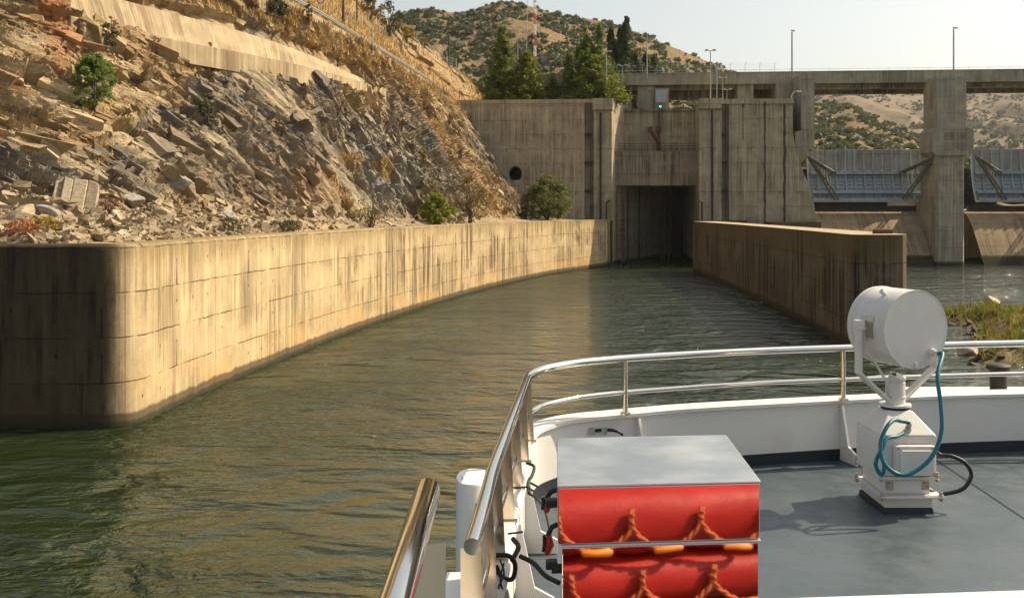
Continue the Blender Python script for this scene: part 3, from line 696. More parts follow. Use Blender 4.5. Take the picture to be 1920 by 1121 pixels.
railing(mb, xL+10, xR, BY+.15, ztop+.14, .32, 2.6, .02, 1); mb.build('railing', M['galv'], t)
mb = D_(); xa_, xb_ = Lt(1150,BY+.2), Lt(1455,BY+.2)
for x_ in np.arange(xa_, xb_, 2.0):
    mb.tube([(x_, BY+.3, ztop+.14), (x_, BY+.3, ztop+1.25), (x_+.25, BY+.1, ztop+1.5)], .025, 5)
for z_ in (.5, .85, 1.2): mb.tube([(xa_, BY+.3, ztop+z_), (xb_, BY+.3, ztop+z_)], .012, 4)
mb.build('fence', M['galv'], t)
# service gallery under the deck, between the small piers
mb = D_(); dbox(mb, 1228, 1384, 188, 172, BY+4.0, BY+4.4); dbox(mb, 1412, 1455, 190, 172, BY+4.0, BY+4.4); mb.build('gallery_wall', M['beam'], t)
# main spillway pier
def spill_pier(px0, px1, label):
    tp = thing('spillway_pier', label, 'pier', Wd(Lt((px0+px1)/2, 3), 5, 0), 'piers between the spillway gates')
    w_ = px1-px0
    mb = D_(); xA, xB = Lt(px0, 3), Lt(px1, 3)
    mb.box(xA, xB, 3, 8.5, Lz(250,px0,3), ztop-1.3); mb.build('shaft', M['dam'], tp)
    mb = D_(); z0_, z1_ = Lz(292,px0,2), Lz(240,px0,2); xA2, xB2 = Lt(px0-8,2), Lt(px1+14,2)
    pr = [(xA2+.5,z0_),(xB2-.6,z0_),(xB2,z0_+.6),(xB2,z1_-.5),(xB2-.5,z1_),(xA2+.4,z1_),(xA2,z1_-.4),(xA2,z0_+.5)]
    mb.add([(x_,2,z_) for x_,z_ in pr]+[(x_,7.5,z_) for x_,z_ in pr], [tuple(range(8)), tuple(range(15,7,-1))]+[(i,i+8,(i+1)%8+8,(i+1)%8) for i in range(8)])
    mb.build('trunnion_block', M['dam'], tp)
    mb = D_(); 
    for ax in (.3, .62):
        for az in (.2, .58): mb = D_(); mb.box(xA2+(xB2-xA2)*ax, xA2+(xB2-xA2)*(ax+.2), 1.9, 1.995, z0_+(z1_-z0_)*az, z0_+(z1_-z0_)*(az+.26)); mb.build('anchor_plate', M['beam'], tp)
    mb = D_(); xA3, xB3 = Lt(px0-2,2.4), Lt(px1-2,2.4)
    mb.prism([(xA3+.3,2.4),(xB3-.3,2.4),(xB3,2.9),(xB3,8.6),(xA3,8.6),(xA3,2.9)], -3, z0_-.003)
    mb.prism([(xA3,8.602),(xB3,8.602),(xB3+.1,24),(xA3-.1,24)], -3, 9.0)
    mb.build('base', M['dam'], tp)
spill_pier(1757, 1812, 'tall concrete spillway pier with trunnion block, standing clear in the water')
spill_pier(2058, 2113, 'concrete spillway pier at the far right edge')
# radial gates
M['gate_hi'] = concrete('gate_upper_steel', (.56,.565,.555), (.30,.275,.23), lift=3.0, streak=.5, water=False)
def gate_paint():
    t_ = NT('blue_gate_paint'); uv = t_.uv(); n_ = t_.noise(t_.map(uv,(2,.3,1)),1,5,.7)
    c_ = t_.mix(t_.ramp(n_,.45,.7,0,.7), (.40,.47,.53), (.26,.25,.22)); return t_.bsdf(c_, .5, .2)
M['gate_lo'] = gate_paint()
M['galv_dark'] = plain('weathered_arm_steel', (.20,.185,.16), .6, .3, .2, 5, dirt=(.10,.07,.05))
M['pale_edge'] = plain('pale_seal_plate', (.50,.47,.42), .5, .2)
GY = 12.0
def radial_gate(pxa, pxb, label, pivot_l, pivot_r):
    tg = thing('spillway_gate', label, 'gate', Wd(Lt((pxa+pxb)/2, GY), GY, 9), 'radial spillway gates')
    xa_, xb_ = Lt(pxa, GY), Lt(pxb, GY); zt_, zb_, zm_ = Lz(281,1620,GY), Lz(376,1620,GY), Lz(325,1620,GY)
    zc_ = Lz(295,1620,4); yc_ = 2.0; Rg = math.hypot(GY-yc_, zt_-zc_)
    def arc_y(z): return yc_+math.sqrt(max(1, Rg*Rg-(z-zc_)**2))
    for nm, za_, zb2, mt in (('upper_plate', zm_, zt_, M['gate_hi']), ('lower_plate', zb_, zm_, M['gate_lo'])):
        mb = D_(); zz = np.linspace(za_, zb2, 7)
        for z_a, z_b in zip(zz, zz[1:]): 
            mb.hexa([(xa_,arc_y(z_a),z_a),(xb_,arc_y(z_a),z_a),(xb_,arc_y(z_a)+.15,z_a),(xa_,arc_y(z_a)+.15,z_a),(xa_,arc_y(z_b),z_b),(xb_,arc_y(z_b),z_b),(xb_,arc_y(z_b)+.15,z_b),(xa_,arc_y(z_b)+.15,z_b)])
        n_ = 13
        for k in range(n_+1):
            x_ = xa_+(xb_-xa_)*k/n_
            for z_a, z_b in zip(zz, zz[1:]):
                mb.hexa([(x_-.11,arc_y(z_a)-.3,z_a),(x_+.11,arc_y(z_a)-.3,z_a),(x_+.11,arc_y(z_a)+.05,z_a),(x_-.11,arc_y(z_a)+.05,z_a),(x_-.11,arc_y(z_b)-.3,z_b),(x_+.11,arc_y(z_b)-.3,z_b),(x_+.11,arc_y(z_b)+.05,z_b),(x_-.11,arc_y(z_b)+.05,z_b)])
        for z_ in np.linspace(za_+.2, zb2-.1, 8): mb.box(xa_, xb_, arc_y(z_)-.2, arc_y(z_)+.02, z_-.03, z_+.03)
        mb.build(nm, mt, tg)
    mb = D_()
    for z_ in (zm_, Lz(361,1620,GY), zb_+.1): mb.box(xa_+.3, xb_-.3, arc_y(z_)-1.0, arc_y(z_)-.3, z_-.17, z_+.17)
    mb.build('cross_girder', M['gate_lo'], tg)
    M.setdefault('lampw', plain('white_enamel', (.75,.74,.70), .3))
    for k in range(7): mb = D_(); x_ = xa_+(xb_-xa_)*(.17+.105*k); mb.box(x_-.3, x_+.3, arc_y(zm_)-1.1, arc_y(zm_)-.9, zm_+.3, zm_+.42); mb.build('walkway_bracket', M['lampw'], tg)
    for xpv, xg, sgn in ((pivot_l, xa_+(xb_-xa_)*.185, 1), (pivot_r, xb_-(xb_-xa_)*.23, -1)):
        mb = D_(); zp = zc_
        ends = [(xg, arc_y(zm_)-.9, zm_), (xg, arc_y(zb_)-.9, zb_+.15)]
        for e in ends:
            for dx in (0, .55*sgn): mb.tube([(xpv+dx*.4, yc_+1.2, zp), (e[0]+dx, e[1], e[2])], .17, 4)
        A0, A1 = Vector((xpv, yc_+1.2, zp)), Vector(ends[0]); B1 = Vector(ends[1]); prev = None
        for k in range(1, 8):
            f = k/8; pa, pb = A0.lerp(A1, f), A0.lerp(B1, f); mb.tube([pa, pb], .06, 4)
            if prev: mb.tube([prev, pa if k % 2 else pb], .05, 4)
            prev = pb if k % 2 else pa
        mb.build('arm', M['galv_dark'], tg)
    mb = D_(); 
    for sx in (xa_-.02,): mb.box(xa_, xb_, arc_y(zb_)-.8, arc_y(zb_)+.2, zb_-.25, zb_)
    mb.build('bottom_edge', M['pale_edge'], tg)
radial_gate(1515, 1742, 'ribbed blue grey spillway gate with its whole width in view', Lt(1512, 4), Lt(1752, 4))
radial_gate(1822, 2060, 'ribbed blue grey spillway gate cut off by the right edge', Lt(1824, 4), Lt(2050, 4))
# ogee crest under the gates
def spillway(pxa, pxb, label):
    xa_, xb_ = Lt(pxa, 10), Lt(pxb, 10); ps = []
    ztp = Lz(392, 1620, 11)
    for y_, z_ in ((14,ztp-.3),(12.5,ztp-.02),(10.5,ztp-.3),(8.4,ztp-1.2),(6.8,ztp-2.6),(5.2,ztp-4.4),(3.6,ztp-6.4),(2.2,-.9),(1.0,-3)): ps.append((y_, z_))
    mb = D_(); V_ = [(xa_,y_,z_) for y_,z_ in ps]+[(xb_,y_,z_) for y_,z_ in ps]; n_ = len(ps)
    L_ = np.concatenate([[0],np.cumsum([math.hypot(ps[i+1][0]-ps[i][0], ps[i+1][1]-ps[i][1]) for i in range(n_-1)])])
    mb.add(V_, [(i, n_+i, n_+i+1, i+1)[::-1] for i in range(n_-1)], [[(xa_,13-L_[i]),(xb_,13-L_[i]),(xb_,13-L_[i+1]),(xa_,13-L_[i+1])][::-1] for i in range(n_-1)])
    mb.add([(xa_,14,-3),(xb_,14,-3),(xb_,14,ztp-.3),(xa_,14,ztp-.3)], [(0,1,2,3)])
    o = mb.build('spillway_chute', M['spill'], smooth=True); return tag(o, label, 'spillway')
spillway(1500, 1758, 'sloping concrete spillway chute under the left gate')
spillway(1808, 2062, 'sunlit sloping concrete spillway chute right of the tall pier')
mb = D_(); dbox(mb, 1512, 1752, 402, 386, 10.6, 11.4); dbox(mb, 1816, 2060, 402, 386, 10.6, 11.4)
o = mb.build('sill_beam', M['dark_iron']); tag(o, 'dark horizontal beam along the foot of the spillway gates', 'beam')
# floating boom
mb = MB(); bx = [px2w(px, 396, 146+ .6*math.sin(px*.01)) for px in np.linspace(1690, 2300, 60)]
mb.tube([(p.x, p.y, .12) for p in bx], .26, 6); o = mb.build('floating_boom', M['wood']); tag(o, 'thin floating boom lying on the water before the spillway', 'boom')
# hut on the crest
th = thing('control_hut', 'small grey control hut with one pale window under the bridge', 'hut', Wd(Lt(1238,10),10,Lz(207,1238,10)))
mb = D_(); dbox(mb, 1228, 1254, 208, 166, 7.2, 9.6); mb.build('wall', M['dam'], th)
M['glass'] = plain('pale_window_glass', (.34,.40,.44), .08, 0, .1, 2, 0, .6)
mb = D_(); dbox(mb, 1229, 1250, 193, 169, 7.12, 7.19); wf = mb.build('window', M['pole'], th)
mb = D_(); dbox(mb, 1230.5, 1248.5, 191.5, 170.5, 7.06, 7.11); wp = mb.build('pane', M['glass'], wf)
# backing platform for the trees
mb = D_(); mb.box(Lt(860,30)-6, Lt(1196,30), 12.1, 60, 20.4, ZT-.3); mb.build('crest_terrain', M['crest'], kind='structure')
# ---------------------------------------------------------------- vegetation
def leaves_mesh(C, size, r, flat=0.0, aspect=.55, up=0.0):
    """one kite-shaped leaf spray per centre C (n,3)"""
    n = len(C); a = r.normal(size=(n, 3)); a[:, 2] = a[:, 2]*(1-flat)+up; a /= np.linalg.norm(a, axis=1, keepdims=True)
    b = np.cross(a, r.normal(size=(n, 3))); b /= np.linalg.norm(b, axis=1, keepdims=True)
    s = (np.asarray(size)*(.6+.8*r.random(n)))[:, None]
    V = np.stack([C-a*s*.6, C+b*s*aspect-a*s*.05, C+a*s, C-b*s*aspect-a*s*.05], 1).reshape(-1, 3)
    return V, np.arange(n*4).reshape(-1, 4)
def limb(mb, p0, p1, r0, r1, r, n=6, wob=.12):
    p0, p1 = np.array(p0, float), np.array(p1, float); L = np.linalg.norm(p1-p0); pts = []
    for k in range(n+1):
        f = k/n; pts.append(p0*(1-f)+p1*f+r.normal(size=3)*wob*L*.3*math.sin(f*math.pi))
    mb.tube(pts, [r0*(1-k/n)+r1*k/n for k in range(n+1)], 6); return pts
M['bark'] = plain('tree_bark', (.09,.065,.045), .9, 0, .3, 8, .4)
def plant(name, label, cat, base, crown_pts, leaf, size, mat, seed, limbs, group=None, part='crown', flat=0., aspect=.5, trunk='trunk', up=0.):
    r = np.random.default_rng(seed)
    t = thing(name, label, cat, tuple(base), group)
    mb = MB()
    for (p0, p1, r0, r1) in limbs: limb(mb, np.array(base)+p0, np.array(base)+p1, r0, r1, r)
    if limbs: mb.build(trunk, M['bark'], t, smooth=True)
    V, F = leaves_mesh(np.asarray(crown_pts)+np.array(base), size, r, flat, aspect, up)
    npmesh(part, V, F, mat, t); return t
def clump_cloud(r, n_cl, per, pos_fn, spread):
    out = []
    for _ in range(n_cl):
        c_, s_ = pos_fn(r); k = max(3, int(per*(.6+.8*r.random())))
        d = r.normal(size=(k, 3)); d /= np.linalg.norm(d, axis=1, keepdims=True)
        out.append(c_+d*(r.random((k, 1))**.45)*s_*spread)
    return np.concatenate(out)
M['spruce'] = leafmat('dark_conifer_needles', (.045,.08,.015), (.17,.22,.03), (.26,.28,.035), .4)
M['cedar'] = leafmat('cedar_needles', (.075,.11,.014), (.22,.25,.03), (.28,.29,.035), .38)
M['poplar'] = leafmat('poplar_leaves', (.10,.15,.03), (.20,.27,.06), (.25,.31,.075), .38)
M['dpoplar'] = leafmat('dark_poplar_leaves', (.026,.048,.016), (.055,.082,.024), (.075,.10,.03), .2)
M['willow'] = leafmat('willow_leaves', (.10,.125,.035), (.18,.195,.06), (.24,.215,.07), .38)
M['lime'] = leafmat('lime_shrub_leaves', (.14,.20,.015), (.24,.28,.02), (.28,.25,.04), .35)
M['sparse'] = leafmat('thin_dry_leaves', (.14,.125,.05), (.22,.17,.07), (.26,.19,.07), .3)
M['olive'] = leafmat('olive_shrub_leaves', (.05,.062,.028), (.09,.10,.04), (.12,.12,.05), .2)
M['broom'] = leafmat('yellow_broom', (.30,.21,.03), (.42,.30,.03), (.22,.19,.05), .25)
M['drybush'] = leafmat('dry_brown_twigs', (.20,.12,.06), (.30,.19,.10), (.24,.13,.07), .2)
def conifer(name, label, px, pyt, pyb, half, y_, mat, seed, droop=.25, power=.85, n=60, per=75, leaf=.27):
    base = Wd(Lt(px, y_), y_, ZT-.3); D = base.y; h = HC+(396-pyt)/1900*D-base.z; w_ = half/1900*D
    r = np.random.default_rng(seed); P = []; L = [((0,0,0),(0,0,h*.97), .2, .03)]
    for k in range(n):
        f = (k+.5)/n; z = h*(.04+.95*f); rad = w_*(1-f)**power*(.72+.45*r.random())+.12
        for j in range(3):
            a_ = r.random()*6.28; m = int(per*(1-f)*.5+12)
            s = r.random(m)**.6*rad
            off = r.normal(size=(m, 3))*np.array((.18,.18,.14))*(1+rad*.16)
            P.append(np.stack([np.cos(a_)*s, np.sin(a_)*s, z-droop*s+.14*s*s/max(rad,.3)], 1)+off)
            if k % 3 == 0 and j == 0 and f < .8: L.append(((0,0,z), (math.cos(a_)*rad*.8, math.sin(a_)*rad*.8, z-droop*rad*.7), .06, .015))
    plant(name, label, 'tree', base, np.concatenate(P), leaf, np.float64(leaf), mat, seed, L, flat=.5, aspect=.35)
conifer('conifer_tree', 'tall dark spire-topped conifer standing on the left lock tower', 942, 50, 186, 52, 4.5, M['spruce'], 1, n=70, power=.95, per=120)
conifer('conifer_tree', 'bushy olive green conifer beside the tall dark spire-topped conifer', 988, 96, 186, 42, 3.5, M['cedar'], 2, .12, .62, n=48, per=150)
conifer('conifer_tree', 'tiny pointed conifer in the gap between the tree clumps on the tower', 1038, 138, 186, 13, 5, M['spruce'], 3, n=34, per=50, leaf=.2)
conifer('cedar_tree', 'broad bright olive cedar behind the right end of the left tower', 1120, 104, 200, 62, 4.5, M['cedar'], 4, .1, .55, n=60, per=190)
def poplar(name, label, px, pyt, pyb, half, y_, mat, seed, n_cl=90, stems=1):
    base = Wd(Lt(px, y_), y_, ZT-.3); D = base.y; h = HC+(396-pyt)/1900*D-base.z; w_ = half/1900*D
    r = np.random.default_rng(seed); tips = []
    for s in range(stems):
        ox = 0 if stems == 1 else w_*.62*math.cos(s*2.4+seed); oy = 0 if stems == 1 else w_*.62*math.sin(s*2.4+seed)
        hh = h*(1 if s == 0 else .72+.25*r.random()); tips.append((ox, oy, hh, w_*(1 if stems == 1 else .5)))
    def pos(r):
        ox, oy, hh, ww = tips[r.integers(len(tips))]; f = r.random()**.8
        rad = ww*(min(1, 4*f+.25))*min(1, (1-f)*1.9)**.75; a_ = r.random()*6.28; s = r.random()**.5*rad
        return np.array((ox*(.4+.6*f)+math.cos(a_)*s, oy*(.4+.6*f)+math.sin(a_)*s, hh*(.05+.95*f))), .32+.2*ww
    P = clump_cloud(r, n_cl, 60, pos, np.array((.75,.75,1.5)))
    L = [((0,0,0),(ox*.8,oy*.8,hh*.9), .18, .03) for ox, oy, hh, _ in tips]
    plant(name, label, 'tree', base, P, .2, np.float64(.24), mat, seed, L, aspect=.5, up=.25)
poplar('poplar_tree', 'slim pale green poplar standing alone left of the broad cedar', 1066, 108, 186, 12, 6.3, M['poplar'], 11, 70)
poplar('poplar_tree', 'large light green poplar with several tops behind the broad cedar', 1106, 54, 186, 34, 6.8, M['poplar'], 12, 200, 5)
poplar('poplar_tree', 'tallest dark green poplar right of the light green poplar', 1161, 36, 186, 27, 27, M['dpoplar'], 13, 200, 4)
poplar('poplar_tree', 'lower green tree standing behind the bridge parapet, nearer the dark poplar', 1192, 96, 186, 20, 32, M['dpoplar'], 14, 90, 3)
poplar('poplar_tree', 'rounded green tree standing behind the bridge parapet, farthest right of the trees', 1222, 95, 186, 22, 33, M['dpoplar'], 15, 100, 3)
def shrub(name, label, cat, base, w_, h, mat, seed, n_cl=60, per=45, leaf=.12, stems=7, trunk='stems', spread=.22, hollow=.3, group=None, aspect=.4):
    r = np.random.default_rng(seed); L = []
    for k in range(stems):
        a_ = r.random()*6.28; s = r.random()*w_*.75; L.append(((r.normal()*.05*w_,r.normal()*.05*w_,-.15),(math.cos(a_)*s, math.sin(a_)*s, h*(.5+.45*r.random())), .012*h+.012, .006))
    def pos(r):
        a_ = r.random()*6.28; f = r.random(); z = h*(.06+.92*f); rad = w_*math.sin(math.pi*min(1, .18+.80*f))**.7
        s = (hollow+(1-hollow)*r.random()**.5)*rad; return np.array((math.cos(a_)*s, math.sin(a_)*s, z)), spread*w_
    P = clump_cloud(r, n_cl, per, pos, np.array((1,1,.8)))
    return plant(name, label, cat, base, P, leaf, np.float64(leaf), mat, seed, L, group, part='foliage', aspect=aspect, trunk=trunk, up=.3)
def flatbase(px, D, z=5.95): p = px2w(px, 396, D); p.z = z; return p
b_ = on_hill(1033, 405); shrub('willow_shrub', 'large round olive green willow bush behind the far end of the curved wall', 'bush', b_, 2.9, 5.1, M['willow'], 31, 190, 60, .19, 12, aspect=.28)
b_ = on_hill(1000, 405); shrub('willow_shrub', 'small dark green bush leaning on the left of the large round willow', 'bush', b_, 1.3, 1.9, M['olive'], 32, 40, 45, .15)
b_ = on_hill(887, 414); shrub('thin_tree', 'thin see-through brownish tree with bare limbs behind the curved wall', 'tree', b_, 1.75, 4.3, M['sparse'], 33, 85, 17, .15, 15, 'limbs', .2, .2)
b_ = on_hill(826, 416); shrub('lime_shrub', 'bright yellow-green shrub behind the middle of the curved wall', 'bush', b_, 1.45, 2.5, M['lime'], 34, 70, 45, .14, 9)
b_ = on_hill(812, 408); shrub('dry_shrub', 'tawny thin shrub rising behind the bright yellow-green shrub', 'bush', b_, 1.1, 3.4, M['sparse'], 35, 45, 16, .13, 10, spread=.25)
b_ = on_hill(702, 420); shrub('reed_shrub', 'faint grey-green wispy shrub at the foot of the grey rock face', 'bush', b_, 1.15, 2.0, M['sparse'], 36, 40, 12, .10, 26, spread=.3)
b_ = on_hill(440, 430); shrub('weed_clump', 'small green weed tuft behind the curved wall, nearest the rubble', 'plant', b_, .5, .75, M['olive'], 37, 30, 22, .06, 10)
b_ = on_hill(540, 426); shrub('weed_clump', 'low spreading green weed along the wall crest below the grey rock', 'plant', b_, .9, .5, M['olive'], 38, 36, 20, .07, 10)
def hillshrub(px, py, hpx, wpx, name, label, mat, seed, **kw):
    p = on_hill(px, py); s = p.y/1900; shrub(name, label, 'bush', p, wpx/2*s, hpx*s, mat, seed, **kw)
hillshrub(180, 200, 100, 78, 'rock_shrub', 'bright green shrub growing from the tawny cliff high on the left', M['poplar'], 41, n_cl=90, leaf=.085, per=60)
hillshrub(396, 224, 48, 42, 'rock_shrub', 'dark olive shrub on the cliff below the middle of the concrete apron', M['olive'], 42, n_cl=45, leaf=.06)
hillshrub(516, 22, 34, 60, 'rock_shrub', 'dense green bush at the top of the cliff beside the guardrail', M['olive'], 43, n_cl=60, leaf=.10)
hillshrub(584, 42, 36, 20, 'rock_shrub', 'small upright green plant against the parapet under the guardrail', M['olive'], 44, n_cl=24, leaf=.08, per=24)
hillshrub(800, 300, 30, 14, 'rock_shrub', 'tiny bright green sprig on the rock face above the thin tree', M['lime'], 45, n_cl=16, leaf=.12, per=16)
hillshrub(206, 90, 40, 44, 'rock_shrub', 'faded grey-green shrub on the cliff under the near end of the apron', M['olive'], 46, n_cl=30, leaf=.07, per=24)
hillshrub(205, 395, 26, 50, 'rock_shrub', 'small brown dry shrub beside the pale slab above the rubble', M['drybush'], 47, n_cl=24, leaf=.06, per=20)
hillshrub(85, 425, 24, 60, 'ground_plant', 'low yellow plant in the rubble above the corner of the wall', M['broom'], 48, n_cl=36, leaf=.05, per=26)
M['redweed'] = leafmat('red_weed', (.26,.07,.03), (.36,.12,.04), (.30,.14,.05), .2)
hillshrub(45, 438, 30, 90, 'ground_plant', 'low rusty red plant in the rubble at the left edge', M['redweed'], 49, n_cl=46, leaf=.05, per=26)
hillshrub(735, 60, 62, 60, 'crest_shrub', 'tall thin olive shrub on the skyline of the grass bank', M['olive'], 51, n_cl=40, leaf=.2, per=26, stems=14)
hillshrub(700, 30, 40, 50, 'crest_shrub', 'yellowish shrub on the skyline, highest on the grass bank', M['sparse'], 52, n_cl=40, leaf=.2, per=26, stems=14)
hillshrub(768, 70, 24, 34, 'broom_shrub', 'golden yellow broom bush by the fence on the grass bank', M['broom'], 53, n_cl=34, leaf=.2, per=30)
hillshrub(800, 82, 14, 22, 'broom_shrub', 'smaller yellow broom bush lower down the fence line', M['broom'], 54, n_cl=20, leaf=.18, per=24)
# brown dry tussocks on the rock (each one a bush)
k = 0
for px, py, w_ in ((640,205,34),(655,205,26),(577,185,24),(770,190,26),(800,200,30),(812,215,20),(733,245,18),(528,235,20),(534,250,16),(760,240,16),(640,120,26),(735,285,14),(300,92,30),(400,112,30),(330,95,22),(870,290,14),(955,395,12),(850,225,16),(215,60,30),(390,65,24)):
    k += 1; p = on_hill(px, py); s = p.y/1900
    shrub('dry_tussock', 'dry brown tussock clinging to the rock face', 'bush', p-Vector((0,0,.1)), w_*.42*s, w_*1.15*s, M['drybush'], 60+k, n_cl=22, per=24, leaf=.0022*p.y**.9*.8, stems=8, group='dry brown tussocks scattered over the rock face', aspect=.25)
# dry grass on the bank, ledges and road edge: nobody could count it
def grass_on_hill(name, label, n, weight, mat, hmin, hmax, seed, upto=None):
    r = np.random.default_rng(seed); W_ = weight.ravel()*np.where(H[..., 1].ravel() > 0, 1, 0)
    du_ = np.linalg.norm(np.gradient(H, axis=1), axis=2)*np.linalg.norm(np.gradient(H, axis=0), axis=2)
    W_ = W_*du_.ravel()/(H[..., 1].ravel()**1.2); idx = r.choice(len(W_), n, p=W_/W_.sum())
    B = H.reshape(-1, 3)[idx] + r.normal(size=(n, 3))*np.array((.12,.12,.0))
    hgt = (hmin+(hmax-hmin)*r.random(n))[:, None]*(B[:, 1:2]/80)**.5; a_ = r.random(n)*6.28
    wv = np.stack([np.cos(a_), np.sin(a_), np.zeros(n)], 1)*hgt*.14
    top = np.stack([r.normal(size=n)*.3, r.normal(size=n)*.3, np.ones(n)], 1)*hgt
    V = np.stack([B-wv-top*.1, B+wv-top*.1, B+top], 1).reshape(-1, 3)
    o = npmesh(name, V, np.arange(n*3).reshape(-1, 3), mat, kind='stuff'); return tag(o, label, 'grass')
M['hay'] = leafmat('straw_grass', (.36,.24,.09), (.46,.31,.12), (.32,.20,.08), .25)
wt = ((Q > 2.97) & (Q < 4.6)).astype(float)*(.3+fbm(S2*.2, Vv*.3, 98))*(1-.8*br) + 2.2*gm*(Q > 1.0)*(Q < 2)*(1-slab)*.5 + .8*((Q > 1.84) & (Q < 2.02))
grass_on_hill('dry_grass', 'straw coloured dry grass on the bank and the rock ledges', 110000, wt, M['hay'], .14, .48, 5)

# ---------------------------------------------------------------- concrete apron on the cliff
def on_base(t_, q_, off):
    t_ = np.asarray(t_, float); A, B = at_t('L1', t_), at_t('L2', t_); f = np.asarray(q_)-1
    p = A*(1-f)[..., None]+B*f[..., None]; d = B-A; tg = at_t('L1', t_+.01)-at_t('L1', t_-.01)
    n_ = np.cross(tg, d); n_ /= np.linalg.norm(n_, axis=-1, keepdims=True); n_ = np.where((n_[..., 2] < 0)[..., None], -n_, n_)
    return p+n_*np.asarray(off)[..., None]
ta = np.linspace(2.40, 4.95, 90); qlo = 1.655-.02*np.sin((ta-2.4)/2.35*3.14)+.062*((ta-2.4)/2.35)**2; qhi = qlo+.145*(1-((ta-2.4)/2.6)**1.7)+.012
t = thing('retaining_apron', 'long sloping concrete apron with a low kerb wall across the rock cliff', 'wall', tuple(on_base([3.2],[1.7],[0])[0]))
rowsA = [(qlo, .45+0*ta), (qlo+.003, .47+0*ta), (qlo+.012, .30+0*ta), (qlo*.5+qhi*.5+.006, .28+0*ta), (qhi, .22+0*ta), (qhi+.01, -.3+0*ta)]
AP = np.array([on_base(ta, q_, o_) for q_, o_ in rowsA]); sA = np.concatenate([[0], np.cumsum(np.linalg.norm(np.diff(AP[0], axis=0), axis=1))])
AP = np.concatenate([[AP[0]-np.array((0,0,1.15))], AP])
lowd = AP[:2].copy()
uvA = np.stack([np.broadcast_to(sA, AP.shape[:2]), np.broadcast_to(np.concatenate([[0], np.cumsum(np.linalg.norm(np.diff(AP[:, 0], axis=0), axis=1))])[:, None]+3, AP.shape[:2])], -1)
npmesh('slab', AP.reshape(-1, 3), grid_faces(AP.shape[0], len(ta)), M['apron'], t, uv=uvA.reshape(-1, 2))
mb = MB(); pr = [tuple(p) for p in AP[:, 0]]; inn = [tuple(p) for p in on_base([2.40, 2.40], [1.86, 1.62], [-1.5, -1.5])]
mb.add(pr+inn, [tuple(range(len(pr)+2))]); mb.build('end_face', M['apron'], t)

# ---------------------------------------------------------------- road furniture along the cliff top
tr_ = np.linspace(2.6, 7.9, 140); RP = at_t('L2', tr_); RI = at_t('L3', tr_); rd = RI-RP; rd /= np.linalg.norm(rd, axis=1, keepdims=True)
t = thing('road_parapet', 'low pale concrete parapet wall along the cliff-top road', 'wall', tuple(RP[60]))
ro = RP-rd*.25
Vp = []; Up = []; sR = np.concatenate([[0], np.cumsum(np.linalg.norm(np.diff(RP, axis=0), axis=1))])
for off, z in ((-.28,-1.25),(-.25,.0),(-.25,.12),(.15,.12),(.15,-.3)): Vp.append(RP+rd*off+np.array((0,0,z))); Up.append(np.stack([sR, np.full(len(sR), z+3)], 1))
npmesh('wall', np.array(Vp).reshape(-1, 3), grid_faces(5, len(tr_)), M['apron'], t, uv=np.array(Up).reshape(-1, 2))
t = thing('guardrail', 'long grey steel guardrail edging the cliff-top road', 'guardrail', tuple(RP[60]))
Vp = [RP+rd*o_+np.array((0,0,z)) for o_, z in ((.0,.45),(-.06,.52),(.0,.59),(-.06,.67),(.0,.74),(.03,.74),(.03,.45))]
npmesh('rail', np.array(Vp).reshape(-1, 3), grid_faces(7, len(tr_)), M['galv'], t)
acc = 0; lastp = None
for i in range(0, len(tr_)):
    if lastp is None or np.linalg.norm(RP[i]-lastp) > 3.2:
        lastp = RP[i]; p = RP[i]+rd[i]*.1; mb = MB(); mb.box(p[0]-.05, p[0]+.05, p[1]-.06, p[1]+.06, p[2]+.1, p[2]+.72); mb.build('post', M['galv'], t)
def fence_thing(name, label, pts, h, mat_post, r=.03, wires=4):
    t = thing(name, label, 'fence', tuple(pts[0]))
    for p in pts: mb = MB(); mb.tube([(p[0],p[1],p[2]-.3),(p[0],p[1],p[2]+h)], r, 6); mb.build('post', mat_post, t)
    mb = MB()
    for k in range(wires):
        z = h*(k+.9)/wires*.97; mb.tube([(p[0],p[1],p[2]+z) for p in pts], .008, 4)
    mb.build('wire_mesh', mat_post, t)
fp = [on_hill(px, py) for px, py in ((660,38),(672,40),(684,44),(697,47),(708,53),(719,60),(730,66),(740,71),(751,76),(762,80),(772,84),(782,87),(791,91),(800,95),(809,98),(818,102),(827,106),(836,110),(844,113),(852,116),(861,119),(869,122),(876,125),(884,128))]
fence_thing('wire_fence', 'wire fence on thin grey posts along the grass bank skyline', fp, 1.7, M['pole'], .045)
fp = [tuple(RI[i]+np.array((-.0,0,.0))) for i in range(112, 139, 4)]
fence_thing('wire_fence', 'short wire fence at the foot of the bank beside the lock tower', [Vector(p) for p in fp], 2.3, M['pole'], .05)
def hill_pole(px, py, pyt, label, mat, r, name='utility_pole'):
    p = on_hill(px, py); h = (py-pyt)/1900*p.y; mb = MB(); mb.tube([(p.x,p.y,p.z-.4),(p.x,p.y,p.z+h)], [r, r*.7], 8); o = mb.build(name, mat); tag(o, label, 'pole')
hill_pole(650, 36, -25, 'dark wooden pole on the grass bank, thickest and nearest', M['wood'], .17)
hill_pole(676, 34, -20, 'slimmer wooden pole just right of the thick dark pole', M['wood'], .11)
hill_pole(704, 90, 46, 'pale slender post standing in the grass below the fence', M['pole'], .09)
hill_pole(855, 112, 56, 'dark wooden pole at the low end of the bank near the conifer', M['wood'], .13)
hill_pole(779, 84, 33, 'faint thin pole on the fence line above the golden broom bush', M['wood'], .06)
p = on_hill(607, 24); h = 22/1900*p.y
ts = thing('road_sign', 'round red rimmed speed sign on a post at the top edge', 'sign', tuple(p))
